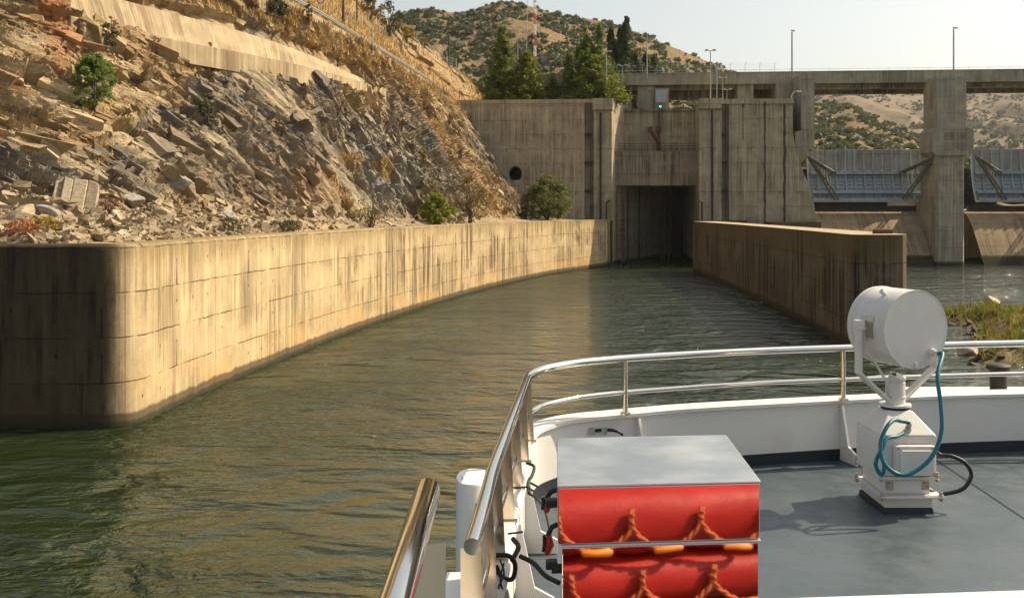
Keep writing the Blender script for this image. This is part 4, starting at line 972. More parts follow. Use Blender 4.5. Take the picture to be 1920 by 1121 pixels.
mb = MB(); mb.tube([(p.x,p.y,p.z-.2),(p.x,p.y,p.z+h+.45)], .035, 8); mb.build('post', M['galv'], ts)
def disc(mb, c, r, y): mb.add([(c[0]+r*math.cos(k*math.pi/16), y, c[2]+r*math.sin(k*math.pi/16)) for k in range(32)]+[(c[0]+r*math.cos(k*math.pi/16), y+.015, c[2]+r*math.sin(k*math.pi/16)) for k in range(32)], [tuple(range(31,-1,-1)), tuple(range(32,64))]+[(k,(k+1)%32,32+(k+1)%32,32+k) for k in range(32)])
M['red'] = plain('sign_red', (.55,.05,.04), .4); M['white'] = plain('white_boat_paint', (.80,.79,.76), .32, 0, .02, 3, .02, .5)
cc = (p.x, p.y, p.z+h+.3); mb = MB(); disc(mb, cc, .36, p.y-.06); mb.build('rim', M['red'], ts)
mb = MB(); disc(mb, cc, .26, p.y-.08); mb.build('face', M['white'], ts)

# ---------------------------------------------------------------- lamps, masts
def lamp(px, pyt, pyb, y_, label, arms=2, group=None, r=.09, w_=10):
    base = Wd(Lt(px, y_), y_, Lz(pyb, px, y_)); zt_ = Lz(pyt, px, y_); t = thing('street_lamp', label, 'lamp', tuple(base))
    mb = MB(); mb.tube([(base.x,base.y,base.z-1),(base.x,base.y,zt_)], [r, r*.65], 8); mb.build('pole', M['pole'], t)
    a_ = w_/1900*base.y
    for s in ((-1, 1) if arms == 2 else (1,)):
        mb = MB(); mb.tube([(base.x,base.y,zt_-.1),(base.x+s*a_*.5,base.y,zt_+.04)], .05, 6)
        x0_, x1_ = sorted((base.x+s*a_*.42, base.x+s*a_)); mb.cbox(x0_, x1_, base.y-.16, base.y+.16, zt_-.06, zt_+.14, .04); mb.build('lamp_head', M['pole'], t)
lamp(1137, 97, 187, 2, 'double-headed lamp on the right corner of the left lock tower')
lamp(1167, 123, 207, 6.5, 'double-headed lamp rising just behind the coping beside the cedar')
lamp(1183, 148, 207, 7.5, 'short double-headed lamp between the cedar and the small pier', r=.06, w_=8)
lamp(1211, 167, 207, 7.6, 'small single-headed lamp in front of the small bridge pier', arms=1, r=.05, w_=9)
lamp(1332, 95, 186, 1, 'tallest double-headed lamp on the right lock tower')
lamp(1344, 121, 186, 6, 'mid-height double-headed lamp behind the tallest one on the right tower')
lamp(1355, 146, 186, 4, 'short double-headed lamp on the right lock tower, left of the lowest', r=.06, w_=8)
lamp(1363, 168, 186, 3, 'lowest lamp on the right tower with pale heads', r=.05, w_=9)
def bridge_mast(px, pyt, label):
    b_ = Wd(Lt(px, BY+.2), BY+.2, ztop+.1); zt_ = Lz(pyt, px, BY); t = thing('bridge_mast', label, 'lamp')
    t.location = b_; mb = MB(); mb.tube([(b_.x,b_.y,b_.z-1.8),(b_.x,b_.y,zt_)], [.13,.1], 8); mb.build('pole', M['pole'], t)
    mb = MB(); mb.hexa([(b_.x-.14,b_.y-.9,zt_-.1),(b_.x+.16,b_.y-.9,zt_-.1),(b_.x+.22,b_.y+.1,zt_+.1),(b_.x-.1,b_.y+.1,zt_+.1),(b_.x-.14,b_.y-.9,zt_+.1),(b_.x+.16,b_.y-.9,zt_+.1),(b_.x+.24,b_.y+.1,zt_+.34),(b_.x-.08,b_.y+.1,zt_+.34)]); mb.build('lamp_head', M['pole'], t)
bridge_mast(1485, 60, 'tall slim lamp mast on the bridge, above the right lock tower')
bridge_mast(1788, 55, 'tall slim lamp mast on the bridge, above the spillway pier')
b_ = Wd(Lt(1213, BY), BY-.1, Lz(148,1213,BY)); mb = MB(); mb.tube([tuple(b_), (b_.x,b_.y,Lz(66,1213,BY))], [.09,.05], 8); o = mb.build('thin_mast', M['pole']); tag(o, 'thin bare mast fixed to the bridge in front of the rounded tree', 'mast')
b_ = Wd(Lt(1492,1), 1.2, ZR); t = thing('hook_lamp', 'small white hook-shaped lamp on the corner of the right tower', 'lamp', tuple(b_))
mb = MB(); mb.tube([(b_.x-.5,b_.y,b_.z-.2),(b_.x-.5,b_.y,b_.z+.6),(b_.x-.2,b_.y,b_.z+1.1),(b_.x+.3,b_.y,b_.z+1.2)], .06, 6); mb.build('arm', M['white'], t)
mb = MB(); mb.cbox(b_.x+.25, b_.x+.8, b_.y-.12, b_.y+.12, b_.z+1.02, b_.z+1.25, .05); mb.build('lamp_head', M['white'], t)
# lattice radio mast
p0 = px2w(1003, 130, 200); t = thing('radio_mast', 'tall thin red and white lattice mast behind the conifers', 'mast', (p0.x, p0.y, p0.z))
zb = p0.z-8; seg = 1.05; n_ = 30
for k2 in range(n_//2):
    mt = (M['red'], M['white'])[k2 % 2]; mb = MB()
    for k in (2*k2, 2*k2+1):
        z0_, z1_ = zb+k*seg, zb+(k+1)*seg; A = [(p0.x+.26*math.cos(q_), p0.y+.26*math.sin(q_)) for q_ in (0.5, 2.6, 4.7)]
        for i in range(3):
            mb.tube([(*A[i], z0_), (*A[i], z1_)], .05, 5); mb.tube([(*A[i], z0_), (*A[(i+1) % 3], z1_)], .03, 4)
    mb.build('section', mt, t)
mb = MB(); mb.tube([(p0.x-1.7,p0.y,zb+10),(p0.x-1.15,p0.y,zb+32)], .05, 4); mb.tube([(p0.x-1.7,p0.y,zb),(p0.x-1.7,p0.y,zb+10)], .06, 4); mb.build('stay_wire', M['galv'], t)
p0 = px2w(971, 130, 190); mb = MB(); mb.tube([(p0.x,p0.y,p0.z-8),(p0.x,p0.y,HC+(396-66)/1900*190)], .07, 6); o = mb.build('thin_mast', M['pole']); tag(o, 'thin grey pole rising between the spire-topped conifer and the red mast', 'mast')

# ---------------------------------------------------------------- loose rocks at the foot of the cliff
def rock_mesh(mb, c, s, r):
    import bmesh
    bm = bmesh.new(); bmesh.ops.create_icosphere(bm, subdivisions=4, radius=1)
    pl = [Vector(r.normal(size=3)).normalized() for _ in range(9)]
    for v in bm.verts:
        k = min([(.62+.3*abs(math.sin(i*3.1)))/max(.05, v.co.normalized().dot(n_)) for i, n_ in enumerate(pl)]+[1.0]); v.co *= k
    rot = Matrix.Rotation(r.random()*6.28, 3, 'Z') @ Matrix.Rotation(r.normal()*.4, 3, 'X') @ Matrix.Rotation(r.normal()*.35, 3, 'Y')
    for v in bm.verts: v.co = Vector(c)+rot @ Vector((v.co.x*s[0], v.co.y*s[1], v.co.z*s[2]))
    bm.verts.index_update(); mb.add([v.co for v in bm.verts], [[v.index for v in f.verts] for f in bm.faces]); bm.free()
def stone_mat(name, a, b):
    t = NT(name); o = t.obj(); f = t.noise(t.map(o, (1,.6,2.5), rot=(.3,.2,0)), 3.5, 6, .7); isl = t.n('NewGeometry', out=8)
    c_ = t.mix(isl, a, b); c_ = t.mix(t.ramp(f, .35, .7, 0, .7), c_, t.mix(1.0, c_, (.45,.40,.35), 'MULTIPLY'))
    return t.bsdf(c_, .9, normal=t.bump(f, .8, .06), spec=.2)
M['stone'] = stone_mat('loose_schist', (.25,.19,.12), (.46,.37,.25)); M['pstone'] = stone_mat('pale_schist', (.42,.35,.24), (.52,.435,.305)); M['gstone'] = stone_mat('grey_schist', (.24,.225,.20), (.32,.30,.26))
def boulder(px, py, s, mat, label, seed, group=None):
    p = on_hill(px, py); r = np.random.default_rng(seed); mb = MB(); k = p.y/1900; rock_mesh(mb, p, [q_*k for q_ in s], r); o = mb.build('boulder', mat); tag(o, label, 'rock', group)
def split_slab(px, py, wpx, hpx, label):
    p = on_hill(px, py); k = p.y/1900; w_, h_ = wpx*k, hpx*k; r = np.random.default_rng(5); mb = MB(); n_ = 4
    rot = Matrix.Rotation(R(20), 3, 'Z') @ Matrix.Rotation(R(-32), 3, 'X') @ Matrix.Rotation(R(6), 3, 'Y')
    ed = [(-.5+i/n_+(.07*r.normal() if 0 < i < n_ else 0)) for i in range(n_+1)]
    for i in range(n_):
        x0_, x1_ = ed[i]*w_, ed[i+1]*w_; yo = -.16*r.random(); t0_, t1_ = h_*(.86+.2*r.random()-.25*max(0, ed[i]-.15)), h_*(.84+.2*r.random()-.25*max(0, ed[i+1]-.15)); b0_, b1_ = -.25*r.random(), -.25*r.random(); sk = .08*r.normal()
        q_ = [(x0_,yo,b0_-.5),(x1_,yo+sk,b1_-.5),(x1_,.7,b1_-.5),(x0_,.7,b0_-.5),(x0_+.04,yo+.05,t0_),(x1_+.02,yo+sk+.06,t1_),(x1_,.6,t1_*.95),(x0_,.6,t0_*.95)]
        mb.hexa([p+Vector((0,-.25,-.1))+rot @ Vector(v) for v in q_])
    o = mb.build('rock_slab', M['pstone'], bevel=.035); tag(o, label, 'rock')
split_slab(148, 378, 78, 60, 'large pale cream slab of vertically split rock above the rubble')
for i, (px, py, s, m_, lb) in enumerate([
 (250,376,(34,24,15),'gstone','large grey tilted block just right of the pale cream slab'),
 (303,396,(28,18,13),'stone','brown pointed block below the cliff, right of the large grey block'),
 (312,412,(24,20,7),'pstone','flat pale slab lying tilted on the rubble by the wall'),
 (392,432,(22,16,4),'pstone','thin pale slab lying flat on the wall crest edge'),
 (565,400,(20,14,8),'stone','brown block on the small rock heap under the grey cliff face'),
 (590,408,(16,12,8),'stone','smaller brown block at the right end of the small rock heap'),
 (95,395,(30,22,14),'gstone','grey block left of the pale cream slab, low on the slope'),
 (45,400,(34,26,16),'stone','rounded tan boulder at the left edge above the rubble'),
 (345,345,(26,20,16),'gstone','grey angular boulder lodged in the middle of the lower slope'),
 (225,395,(20,16,9),'pstone','small pale block wedged under the large grey tilted block'),
 (430,395,(22,16,10),'gstone','grey block at the cliff foot behind the nearest weed tuft'),
 (165,415,(18,14,8),'stone','tan block in the rubble below the pale cream slab')]):
    boulder(px, py, s, M[m_], lb, 100+i)
def rubble():
    r = np.random.default_rng(77); mb = MB(); sel = np.argwhere((Q > .1) & (Q < 1.05) & (tt2 < 5.2) & (tt2 > 1.0))
    w_ = np.array([1/(H[i, j, 1]**1.3)*(1 if tt2[i, j] < 3.6 else .25) for i, j in sel]); pick = r.choice(len(sel), 3600, p=w_/w_.sum())
    for q_ in pick:
        i, j = sel[q_]; s = .04+.22*r.random()**3.2; rock_mesh_low(mb, H[i, j], (s*1.3, s*1.0, s*.5), r)
    o = mb.build('rubble', M['stone'], kind='stuff'); tag(o, 'loose broken stone rubble between the wall crest and the cliff foot', 'rubble')
def rock_mesh_low(mb, c, s, r):
    v = np.array([(-1,-1,-1),(1,-1,-1),(1,1,-1),(-1,1,-1),(-1,-1,1),(1,-1,1),(1,1,1),(-1,1,1)], float)*.8+r.normal(size=(8,3))*.24
    v *= np.array(s); a_ = r.random()*6.28; ca, sa = math.cos(a_), math.sin(a_); tx, ty = r.normal()*.35, r.normal()*.35
    x, y, z = v.T; z = z+x*tx+y*ty; mb.hexa(np.stack([c[0]+x*ca-y*sa, c[1]+x*sa+y*ca, c[2]+z+s[2]*.2], 1))
rubble()

# ---------------------------------------------------------------- grassy islet on the right
poly = np.array([(21.6,46.3),(24.6,53.5),(27.6,60.5),(28.0,66.8),(30.4,68.5),(34,66.5),(46,64),(60,60),(60,46),(34,44.8)])
gx, gy = np.meshgrid(np.linspace(18, 60, 190), np.linspace(42, 72, 150))
def inside_dist(x, y):
    d = np.full(x.shape, 1e9); ins = np.zeros(x.shape, bool); n_ = len(poly)
    for i in range(n_):
        a_, b_ = poly[i], poly[(i+1) % n_]; e = b_-a_; t_ = np.clip(((x-a_[0])*e[0]+(y-a_[1])*e[1])/(e@e), 0, 1)
        d = np.minimum(d, np.hypot(x-a_[0]-t_*e[0], y-a_[1]-t_*e[1]))
        c_ = ((a_[1] > y) != (b_[1] > y)) & (x < (b_[0]-a_[0])*(y-a_[1])/(b_[1]-a_[1]+1e-9)+a_[0]); ins ^= c_
    return np.where(ins, d, -d)
idd = inside_dist(gx, gy)+1.6*(fbm(gx*.45, gy*.45, 120)-.5)
gz = np.where(idd > 0, .12+.75*sstep(idd, 0, 2.2), idd*.5) + .3*(fbm(gx*.8, gy*.8, 121)-.5)+.12*(vor(gx*1.4, gy*1.4, 122)[4]-.4)*(idd < 1.5)
M['soil'] = plain('islet_soil', (.13,.095,.045), .95, 0, .4, .8, .5, dirt=(.09,.11,.025))
npmesh('islet_ground', np.stack([gx, gy, gz], -1).reshape(-1, 3), grid_faces(150, 190)[:, ::1], M['soil'], kind='structure')
r = np.random.default_rng(9); ok = np.argwhere(idd > .1); pk = ok[r.integers(len(ok), size=26000)]
B = np.stack([gx[pk[:,0],pk[:,1]], gy[pk[:,0],pk[:,1]], gz[pk[:,0],pk[:,1]]], 1)+r.normal(size=(len(pk),3))*np.array((.1,.1,0))
clump = fbm(B[:,0]*.9, B[:,1]*.9, 130); hg = (.12+.5*sstep(clump, .45, .7)*r.random(len(B))+.15*r.random(len(B)))[:, None]
a_ = r.random(len(B))*6.28; wv = np.stack([np.cos(a_), np.sin(a_), np.zeros(len(B))], 1)*hg*.16; tp = np.stack([r.normal(size=len(B))*.3, r.normal(size=len(B))*.3, np.ones(len(B))], 1)*hg
M['isl'] = leafmat('islet_grass', (.13,.17,.02), (.26,.25,.045), (.32,.17,.05), .3)
o = npmesh('islet_grass', np.stack([B-wv, B+wv, B+tp], 1).reshape(-1,3), np.arange(len(B)*3).reshape(-1,3), M['isl'], kind='stuff'); tag(o, 'green and rust coloured weeds covering the low islet', 'weeds')
mb = MB(); ed = np.argwhere((idd > -.5) & (idd < .5)); ed = ed[r.integers(len(ed), size=260)]
for i, j in ed: s = .07+.20*r.random()**2; rock_mesh_low(mb, (gx[i,j], gy[i,j], gz[i,j]+.05), (s*1.2, s, s*.7), r)
M['wetstone'] = stone_mat('wet_dark_stone', (.06,.05,.035), (.13,.105,.07))
o = mb.build('islet_stones', M['wetstone'], kind='stuff'); tag(o, 'dark wet stones along the islet shore', 'stones')
for i, (px, py, s, m_, lb) in enumerate([(1816,665,(.62,.5,.42),'pstone','pale rock standing in the water off the islet'), (1858,588,(.8,.5,.5),'pstone','pale tan rock on the far edge of the islet')]):
    D = 13300/(py-396); p = px2w(px, py, D); mb = MB(); rock_mesh(mb, (p.x, p.y, .15 if i == 0 else .75), s, np.random.default_rng(200+i)); o = mb.build('islet_rock', M[m_]); tag(o, lb, 'rock')
# ---------------------------------------------------------------- the ship we stand on
ZD = HC-2.4
def steel(name, rough, c=(.72,.70,.67), wave=0.0):
    t = NT(name); o = t.obj(); n1 = t.noise(o, 30, 4, .7); nrm = t.bump(t.noise(o, 2.2, 2, .5), 1.0, wave) if wave else t.bump(n1, .015, .0006)
    return t.bsdf(c, t.ramp(n1, .3, .8, rough*.96, rough*1.04), 1.0, nrm)
M['steel'] = steel('polished_steel', .10); M['post_steel'] = steel('post_steel_warm_reflection', .16, (.70,.60,.46)); M['brushed'] = steel('brushed_lid_steel', .42, (.62,.64,.64))  # post tint is painted: gold reflections of sunlit surroundings put into the colour
M['mirror'] = steel('mirror_steel', .035, (.80,.77,.74), .0025)
def lid_mat():
    t = NT('scratched_lid_steel'); o = t.obj(); n1 = t.noise(t.map(o, (1.2,14,1), rot=(0,0,.15)), 2.2, 6, .75); n2 = t.noise(o, 2.4, 4, .6)
    c_ = t.mix(t.ramp(n2, .35, .65), (.52,.55,.55), (.64,.65,.64)); c_ = t.mix(t.ramp(n1, .66, .72, 0, .8), c_, (.86,.85,.82))
    return t.bsdf(c_, t.ramp(n2, .3, .7, .36, .46), 1.0)
M['lid'] = lid_mat()
M['bwhite'] = plain('bulwark_white', (.66,.645,.625), .38, 0, .03, 2, .02, .5, dirt=(.58,.55,.50))
M['lamppaint'] = plain('searchlight_white', (.66,.635,.60), .38, 0, .04, 5, .03, .5, dirt=(.56,.50,.42))
M['navy'] = plain('dark_blue_kick_paint', (.016,.022,.032), .5, 0, .2, 4)
def deck_mat():
    t = NT('worn_blue_grey_deck'); o = t.obj()
    c_ = t.mix(t.ramp(t.noise(o, .9, 6, .7), .35, .68), (.045,.066,.080), (.068,.089,.102))
    c_ = t.mix(t.ramp(t.noise(t.map(o, (1,.7,1), (3,8,0)), 2.2, 7, .78), .55, .72, 0, .55), c_, (.115,.13,.135))
    c_ = t.mix(t.ramp(t.noise(o, 26, 4, .8), .66, .74, 0, .5), c_, (.30,.29,.26))
    c_ = t.mix(t.ramp(t.noise(t.map(o, (1,1,1), (7,2,0)), 1.1, 4, .6), .55, .75, 0, .45), c_, (.045,.06,.07))
    r_ = t.ramp(t.noise(o, 3.5, 5, .7), .3, .7, .28, .55)
    return t.bsdf(c_, r_, normal=t.bump(t.noise(o, 60, 4, .7), .15, .004), spec=.5)
M['deck'] = deck_mat()
def rel(px, py, zr): D = -zr*1900/(py-396); return ((px-960)/1900*D, D)
side = [(-1.0,-8),(-.55,-2),(-.30,2),(-.15,4),(-.08,5),(-.03,5.74),(.03,6.6),(.075,7.4)]
bow = [(.115,8.0),(.18,8.42),(.33,8.70),(.565,8.93),(1.06,9.16),(1.68,9.41),(3.17,9.81),(4.5,10.09),(5.7,10.2),(7,10.1),(8.4,9.8),(9.9,9.4),(10.8,9.0),(11.3,8.4),(11.5,7.4),(11.6,5),(11.8,0),(12.1,-8)]
BW = catmull(side+bow, 8)
ship = thing('river_ship', 'white river cruise ship foredeck with blue grey deck and steel rails', 'ship', (5.7, 2, 0))
ZB = HC-1.826; ZR_ = HC-1.31; ZM = HC-1.61
d = np.gradient(BW, axis=0); d /= np.linalg.norm(d, axis=1, keepdims=True); inn = np.stack([d[:,1], -d[:,0]], 1)
def wall_strip(mb, o0, z0, o1, z1, lo=0, hi=None):
    hi = len(BW) if hi is None else hi; n_ = hi-lo
    A = [(*(BW[i]+inn[i]*o0), z0) for i in range(lo, hi)]; B = [(*(BW[i]+inn[i]*o1), z1) for i in range(lo, hi)]
    mb.add(A+B, [(i, i+1, n_+i+1, n_+i) for i in range(n_-1)])
mb = MB()
pr = [(-.10,ZB-.06),(-.13,ZB-.03),(-.13,ZB+.005),(-.10,ZB+.025),(.03,ZB+.025),(.055,ZB+.005),(.055,ZB-.025),(.02,ZB-.04),(.02,ZD)]
for (o0,z0),(o1,z1) in zip(pr, pr[1:]): wall_strip(mb, o0, z0, o1, z1)
mb.build('bulwark', M['bwhite'], ship, smooth=True)
mb = MB(); wall_strip(mb, .017, ZD+.10, .012, ZD+.102); wall_strip(mb, .012, ZD+.102, .012, ZD+.0); mb2 = MB(); wall_strip(mb2, .023, ZD+.0, .023, ZD+.105); wall_strip(mb2, .019, ZD+.108, .023, ZD+.105); mb2.build('kick_strip', M['navy'], ship, smooth=True)
mb = MB(); n_ = len(BW)
hull = [( .0, ZB-.06), (.0, ZD-.3), (.12, 3.0), (.35, 1.2), (.6, -.6)]
for (o0,z0),(o1,z1) in zip(hull, hull[1:]): wall_strip(mb, o1-.1, z1, o0-.1, z0)
mb.build('hull', M['bwhite'], ship, smooth=True)
mb = MB(); pts = [tuple(BW[i]+inn[i]*.02) for i in range(n_)]; mb.add([(x,y,ZD) for x, y in pts], [tuple(range(n_-1,-1,-1))]); mb.build('deck', M['deck'], ship)
mb = MB(); s0 = rel(1760, 865, -2.4); s1 = rel(1925, 975, -2.4); dx, dy = s1[0]-s0[0], s1[1]-s0[1]
p_, q_ = (s0[0]-dx*.3, s0[1]-dy*.3), (s1[0]+dx*2, s1[1]+dy*2); mb.add([(p_[0]-.008,p_[1],ZD+.004),(q_[0]-.008,q_[1],ZD+.004),(q_[0]+.008,q_[1]+.004,ZD+.004),(p_[0]+.008,p_[1]+.004,ZD+.004)], [(0,1,2,3)]); mb.build('deck_seam', M['navy'], ship)
# rails
RT = [(-.20,3.55),(-.156,3.96),(-.12,4.6),(-.095,5.14),(-.045,5.8),(.0,6.4),(.055,7.1),(.10,7.7),(.135,8.05),(.24,8.38),(.42,8.62),(.68,8.84),(1.07,9.05),(1.72,9.30),(2.4,9.52),(3.17,9.70),(4.5,9.97),(5.7,10.09),(7,9.99),(8.4,9.69),(9.9,9.29),(10.7,8.9),(11.2,8.3),(11.4,7.3),(11.5,5)]
RTc = catmull(RT, 8); mb = MB(); RTc = RTc[RTc[:,1] >= 3.93]; mb.tube([(x,y,ZR_) for x, y in RTc], .034, 14); mb.build('top_rail', M['steel'], ship, smooth=True)
mb = MB(); mb.tube([(x,y,ZM) for x, y in RTc[2:]], .021, 10); mb.build('mid_rail', M['steel'], ship, smooth=True)
for D in (4.0, 4.62, 5.25, 5.9, 6.6, 7.3, 7.95):
    x = float(np.interp(D, RTc[:60,1], RTc[:60,0])); mb = MB()
    mb.hexa([(x-.05,D-.006,ZB+.02),(x+.055,D-.006,ZB+.02),(x+.055,D+.006,ZB+.02),(x-.05,D+.006,ZB+.02),(x-.05,D-.006,ZR_-.02),(x+.03,D-.006,ZR_-.02),(x+.03,D+.006,ZR_-.02),(x-.05,D+.006,ZR_-.02)])
    mb.box(x-.07, x+.07, D-.03, D+.03, ZB+.022, ZB+.03); mb.build('rail_post', M['post_steel'], ship)
for px in (1178, 1573, 2050, 2500):
    k_ = (px-960)/1900; i = int(np.argmin(np.abs(RTc[:,0]-k_*RTc[:,1])+(RTc[:,0] < .5)*9)); x, y = RTc[i]
    mb = MB(); mb.tube([(x,y,ZB+.02),(x,y,ZR_-.02)], .024, 10); mb.cyl((x,y), .05, ZB+.02, ZB+.035, 12); mb.build('rail_post', M['post_steel'], ship, smooth=True)
# gusset plates inside the bulwark
def gusset(i, depth=.34, tk=.012):
    b = BW[i]; n2 = inn[i]; tg = d[i]; prof = [(.03,ZB-.04),(.06,ZB-.04),(depth*.55,ZD+.16),(depth,ZD+.10),(depth,ZD+.005),(.03,ZD+.005)]
    A = [(*(b+n2*o_-tg*tk), z) for o_, z in prof]; B = [(*(b+n2*o_+tg*tk), z) for o_, z in prof]; m = len(prof)
    g_ = MB(); g_.add(A+B, [tuple(range(m)), tuple(range(2*m-1,m-1,-1))]+[(i_,m+i_,m+(i_+1)%m,(i_+1)%m) for i_ in range(m)]); g_.build('gusset', M['bwhite'], ship)
def near_i(x, y): return int(np.argmin((BW[:,0]-x)**2+(BW[:,1]-y)**2))
for x, y in ((1.10,9.18),(3.2,9.82),(6.1,10.2),(.06,7.15),(.0,6.1),(-.08,5.05),(-.15,4.1)): gusset(near_i(x, y), .26 if y < 8 else .30)
# stair handrail and near rail
mb = MB(); h0 = Vector(px2w(803, 915, 2.62)); h1 = Vector(px2w(712, 1150, 1.62)); h1.z = h0.z-.0; dirv = (h1-h0)
mb.tube([h0, h0+dirv*.02, h1, h1+dirv*1.6], [.026,.0325,.0325,.0325], 18); mb.build('stair_handrail', M['steel'], ship, smooth=True)
mb = MB(); pz = h0.z-.03; xx = h0.x
mb.hexa([(xx-.008,2.28,ZD),(xx+.052,2.50,ZD),(xx+.052,2.516,ZD),(xx-.008,2.296,ZD),(xx-.008,2.28,pz-.01),(xx+.052,2.50,pz-.07),(xx+.052,2.516,pz-.07),(xx-.008,2.296,pz-.01)]); mb.build('rail_post', M['post_steel'], ship)
mb = MB(); mb.tube([(x, 1.83+.085*x, HC-.735) for x in np.linspace(.05, 5, 12)], .019, 10)
mb.build('near_rail', M['white'], ship, smooth=True)
mb = MB()
for x in (.3, 1.6, 2.9, 4.2): mb.tube([(x, 1.83+.085*x, HC-.745), (x, 1.83+.085*x, HC-1.75)], .018, 8)
mb.build('near_rail_posts', M['white'], ship)
mb = MB(); mb.box(.0, 11.5, -8, 1.8, HC-1.86, HC-1.75); mb.build('upper_deck', M['bwhite'], ship)
mb = MB(); mb.box(.3, 11.3, -8, 1.2, ZD, HC-1.862); mb.build('cabin_wall', M['bwhite'], ship)
# white outboard fairlead pipe, its oval top left of the rail
cx_, cy_ = -.235, 6.35; mb = MB(); n_ = 28; ov = []
for k in range(n_):
    a_ = 2*math.pi*k/n_; ov.append((cx_+.115*math.copysign(abs(math.cos(a_))**.75, math.cos(a_)), cy_+.2*math.copysign(abs(math.sin(a_))**.9, math.sin(a_))))
zt_ = HC-1.66; V_ = [(x,y,3.2) for x,y in ov]+[(x,y,zt_-.01) for x,y in ov]+[(cx_+(x-cx_)*.96,cy_+(y-cy_)*.96,zt_) for x,y in ov]
mb.add(V_, [(i,(i+1)%n_,n_+(i+1)%n_,n_+i) for i in range(n_)]+[(n_+i,n_+(i+1)%n_,2*n_+(i+1)%n_,2*n_+i) for i in range(n_)]+[tuple(range(2*n_,3*n_))]); mb.cyl((cx_-.07,cy_-.05), .012, zt_, zt_+.02, 8)
mb.build('outboard_pipe', M['white'], ship, smooth=True)
mb = MB(); mb.box(-.34, -.16, 3.0, 5.3, ZB-.12, ZB-.06); mb.build('outboard_ledge', M['white'], ship)
# bow bollard
bp = px2w(1872, 733, 10.62); mb = MB(); mb.box(4.2, 6.2, 10.25, 10.95, ZB-.12, ZB-.07); mb.build('bow_ledge', M['bwhite'], ship)
bo = thing('bollard', 'small dark rusty bollard on the ledge outside the bow rail', 'bollard', (bp.x, bp.y, ZB-.07))
mb = MB(); mb.cyl((bp.x,bp.y), .085, ZB-.07, ZB+.17, 20); mb.build('post', M['dark_iron'], bo, smooth=True)
mb = MB(); mb.tube([(bp.x,bp.y,ZB+.165),(bp.x,bp.y,ZB+.175),(bp.x,bp.y,ZB+.21),(bp.x,bp.y,ZB+.225)], [.11,.12,.12,.10], 20); mb.build('cap', M['dark_iron'], bo, smooth=True)
# cables along the port bulwark
def spline(P, n_=10): return [tuple(p) for p in catmull(P, n_)]
def rp(px, py, D): p = px2w(px, py, D); return (p.x, p.y, p.z)
cb = thing('cable_bundle', 'black electric cables looping along the inside of the port bulwark', 'cable', rp(985, 1000, 5.5))
mb = MB()
for P, r_c in (([rp(988,868,7.0),rp(1001,874,6.9),rp(998,890,6.6),rp(990,905,6.4),rp(992,925,6.2)], .018),
             ([rp(995,905,6.3),rp(1012,915,6.2),rp(1025,930,6.0),rp(1028,945,5.7)], .012), ([rp(992,915,6.2),rp(1008,926,6.1),rp(1020,942,5.9)], .011),
             ([rp(993,925,6.0),rp(1010,938,5.9),rp(1022,958,5.7),rp(1030,990,5.5),rp(1034,1010,5.4)], .012),
             ([rp(930,1040,5.0),rp(955,1042,5.0),rp(966,1060,5.0),rp(960,1085,5.0),rp(940,1080,5.0),rp(930,1060,5.0)], .020),
             ([rp(962,1010,5.2),rp(972,1025,5.1),rp(960,1050,5.0)], .022),
             ([rp(975,1042,5.0),rp(1000,1055,4.95),rp(1022,1078,4.85),rp(1048,1092,4.75)], .020),
             ([rp(938,1050,4.95),rp(945,1075,4.9),rp(935,1100,4.85),rp(938,1118,4.8)], .008), ([rp(945,1055,4.95),rp(938,1085,4.9),rp(944,1112,4.85)], .008)):
    mb.tube(spline(P), r_c*.6, 8)
mb.build('cable', M['black'], cb, smooth=True)
mb = MB()
for px, py, D in ((988,835,7.9),(980,915,6.3),(970,1000,5.4),(930,1078,4.85)): p = rp(px, py, D); mb.tube([(p[0]-.05,p[1],p[2]),(p[0]+.03,p[1],p[2]+.01)], .006, 5)
mb.build('tie', M['dark_iron'], cb)
M['redp'] = plain('red_grip_plastic', (.50,.035,.02), .4)
for nm, px, py, lb in (('release_hook', 1025, 945, 'upper black hook with red grip beside the steel box'), ('release_hook', 1027, 1020, 'lower hook with longer red grip hanging beside the steel box')):
    D = 5.05; k_ = D/1900; p = Vector(rp(px, py, D)); h_ = thing(nm, lb, 'hook', tuple(p), 'red handled hooks by the steel box')
    L_ = 26*k_ if py < 1000 else 36*k_
    mb = MB(); mb.tube([p+Vector((.005,0,L_*.5)), p+Vector((.012,-.01,.0)), p+Vector((-.005,-.01,-L_*.5))], [.012,.02,.014], 8); mb.build('grip', M['redp'], h_, smooth=True)
    mb = MB(); mb.tube([p+Vector((-.018,.012,L_*.45)), p+Vector((-.012,.006,0)), p+Vector((-.02,.004,-L_*.4))], [.008,.014,.01], 6)
    mb.tube([p+Vector((0,0,L_*.45)), p+Vector((.02,.0,L_*.9)), p+Vector((.05,0,L_*1.05))], .013, 6); mb.build('hook', M['black'], h_, smooth=True)
cl = thing('cable_coil', 'small coil of grey cables clipped to the bow bulwark behind the steel box', 'cable', rp(1140, 812, 9.0))
mb = MB()
for k in range(3): mb.tube(spline([rp(1078,818+k*2,8.95),rp(1095,812-k*1.5,8.97),rp(1125,808-k*1.5,9.0),rp(1150,808-k*1.2,9.0),rp(1168,814+k,9.0)]), .009, 6)
mb.build('cable', M['dark_iron'], cl, smooth=True)
mb = MB()
for px in (1110, 1133): p = rp(px, 808, 8.97); mb.cbox(p[0]-.025, p[0]+.025, p[1]-.02, p[1]+.02, p[2]-.03, p[2]+.03, .008)
mb.build('clip', M['galv'], cl)

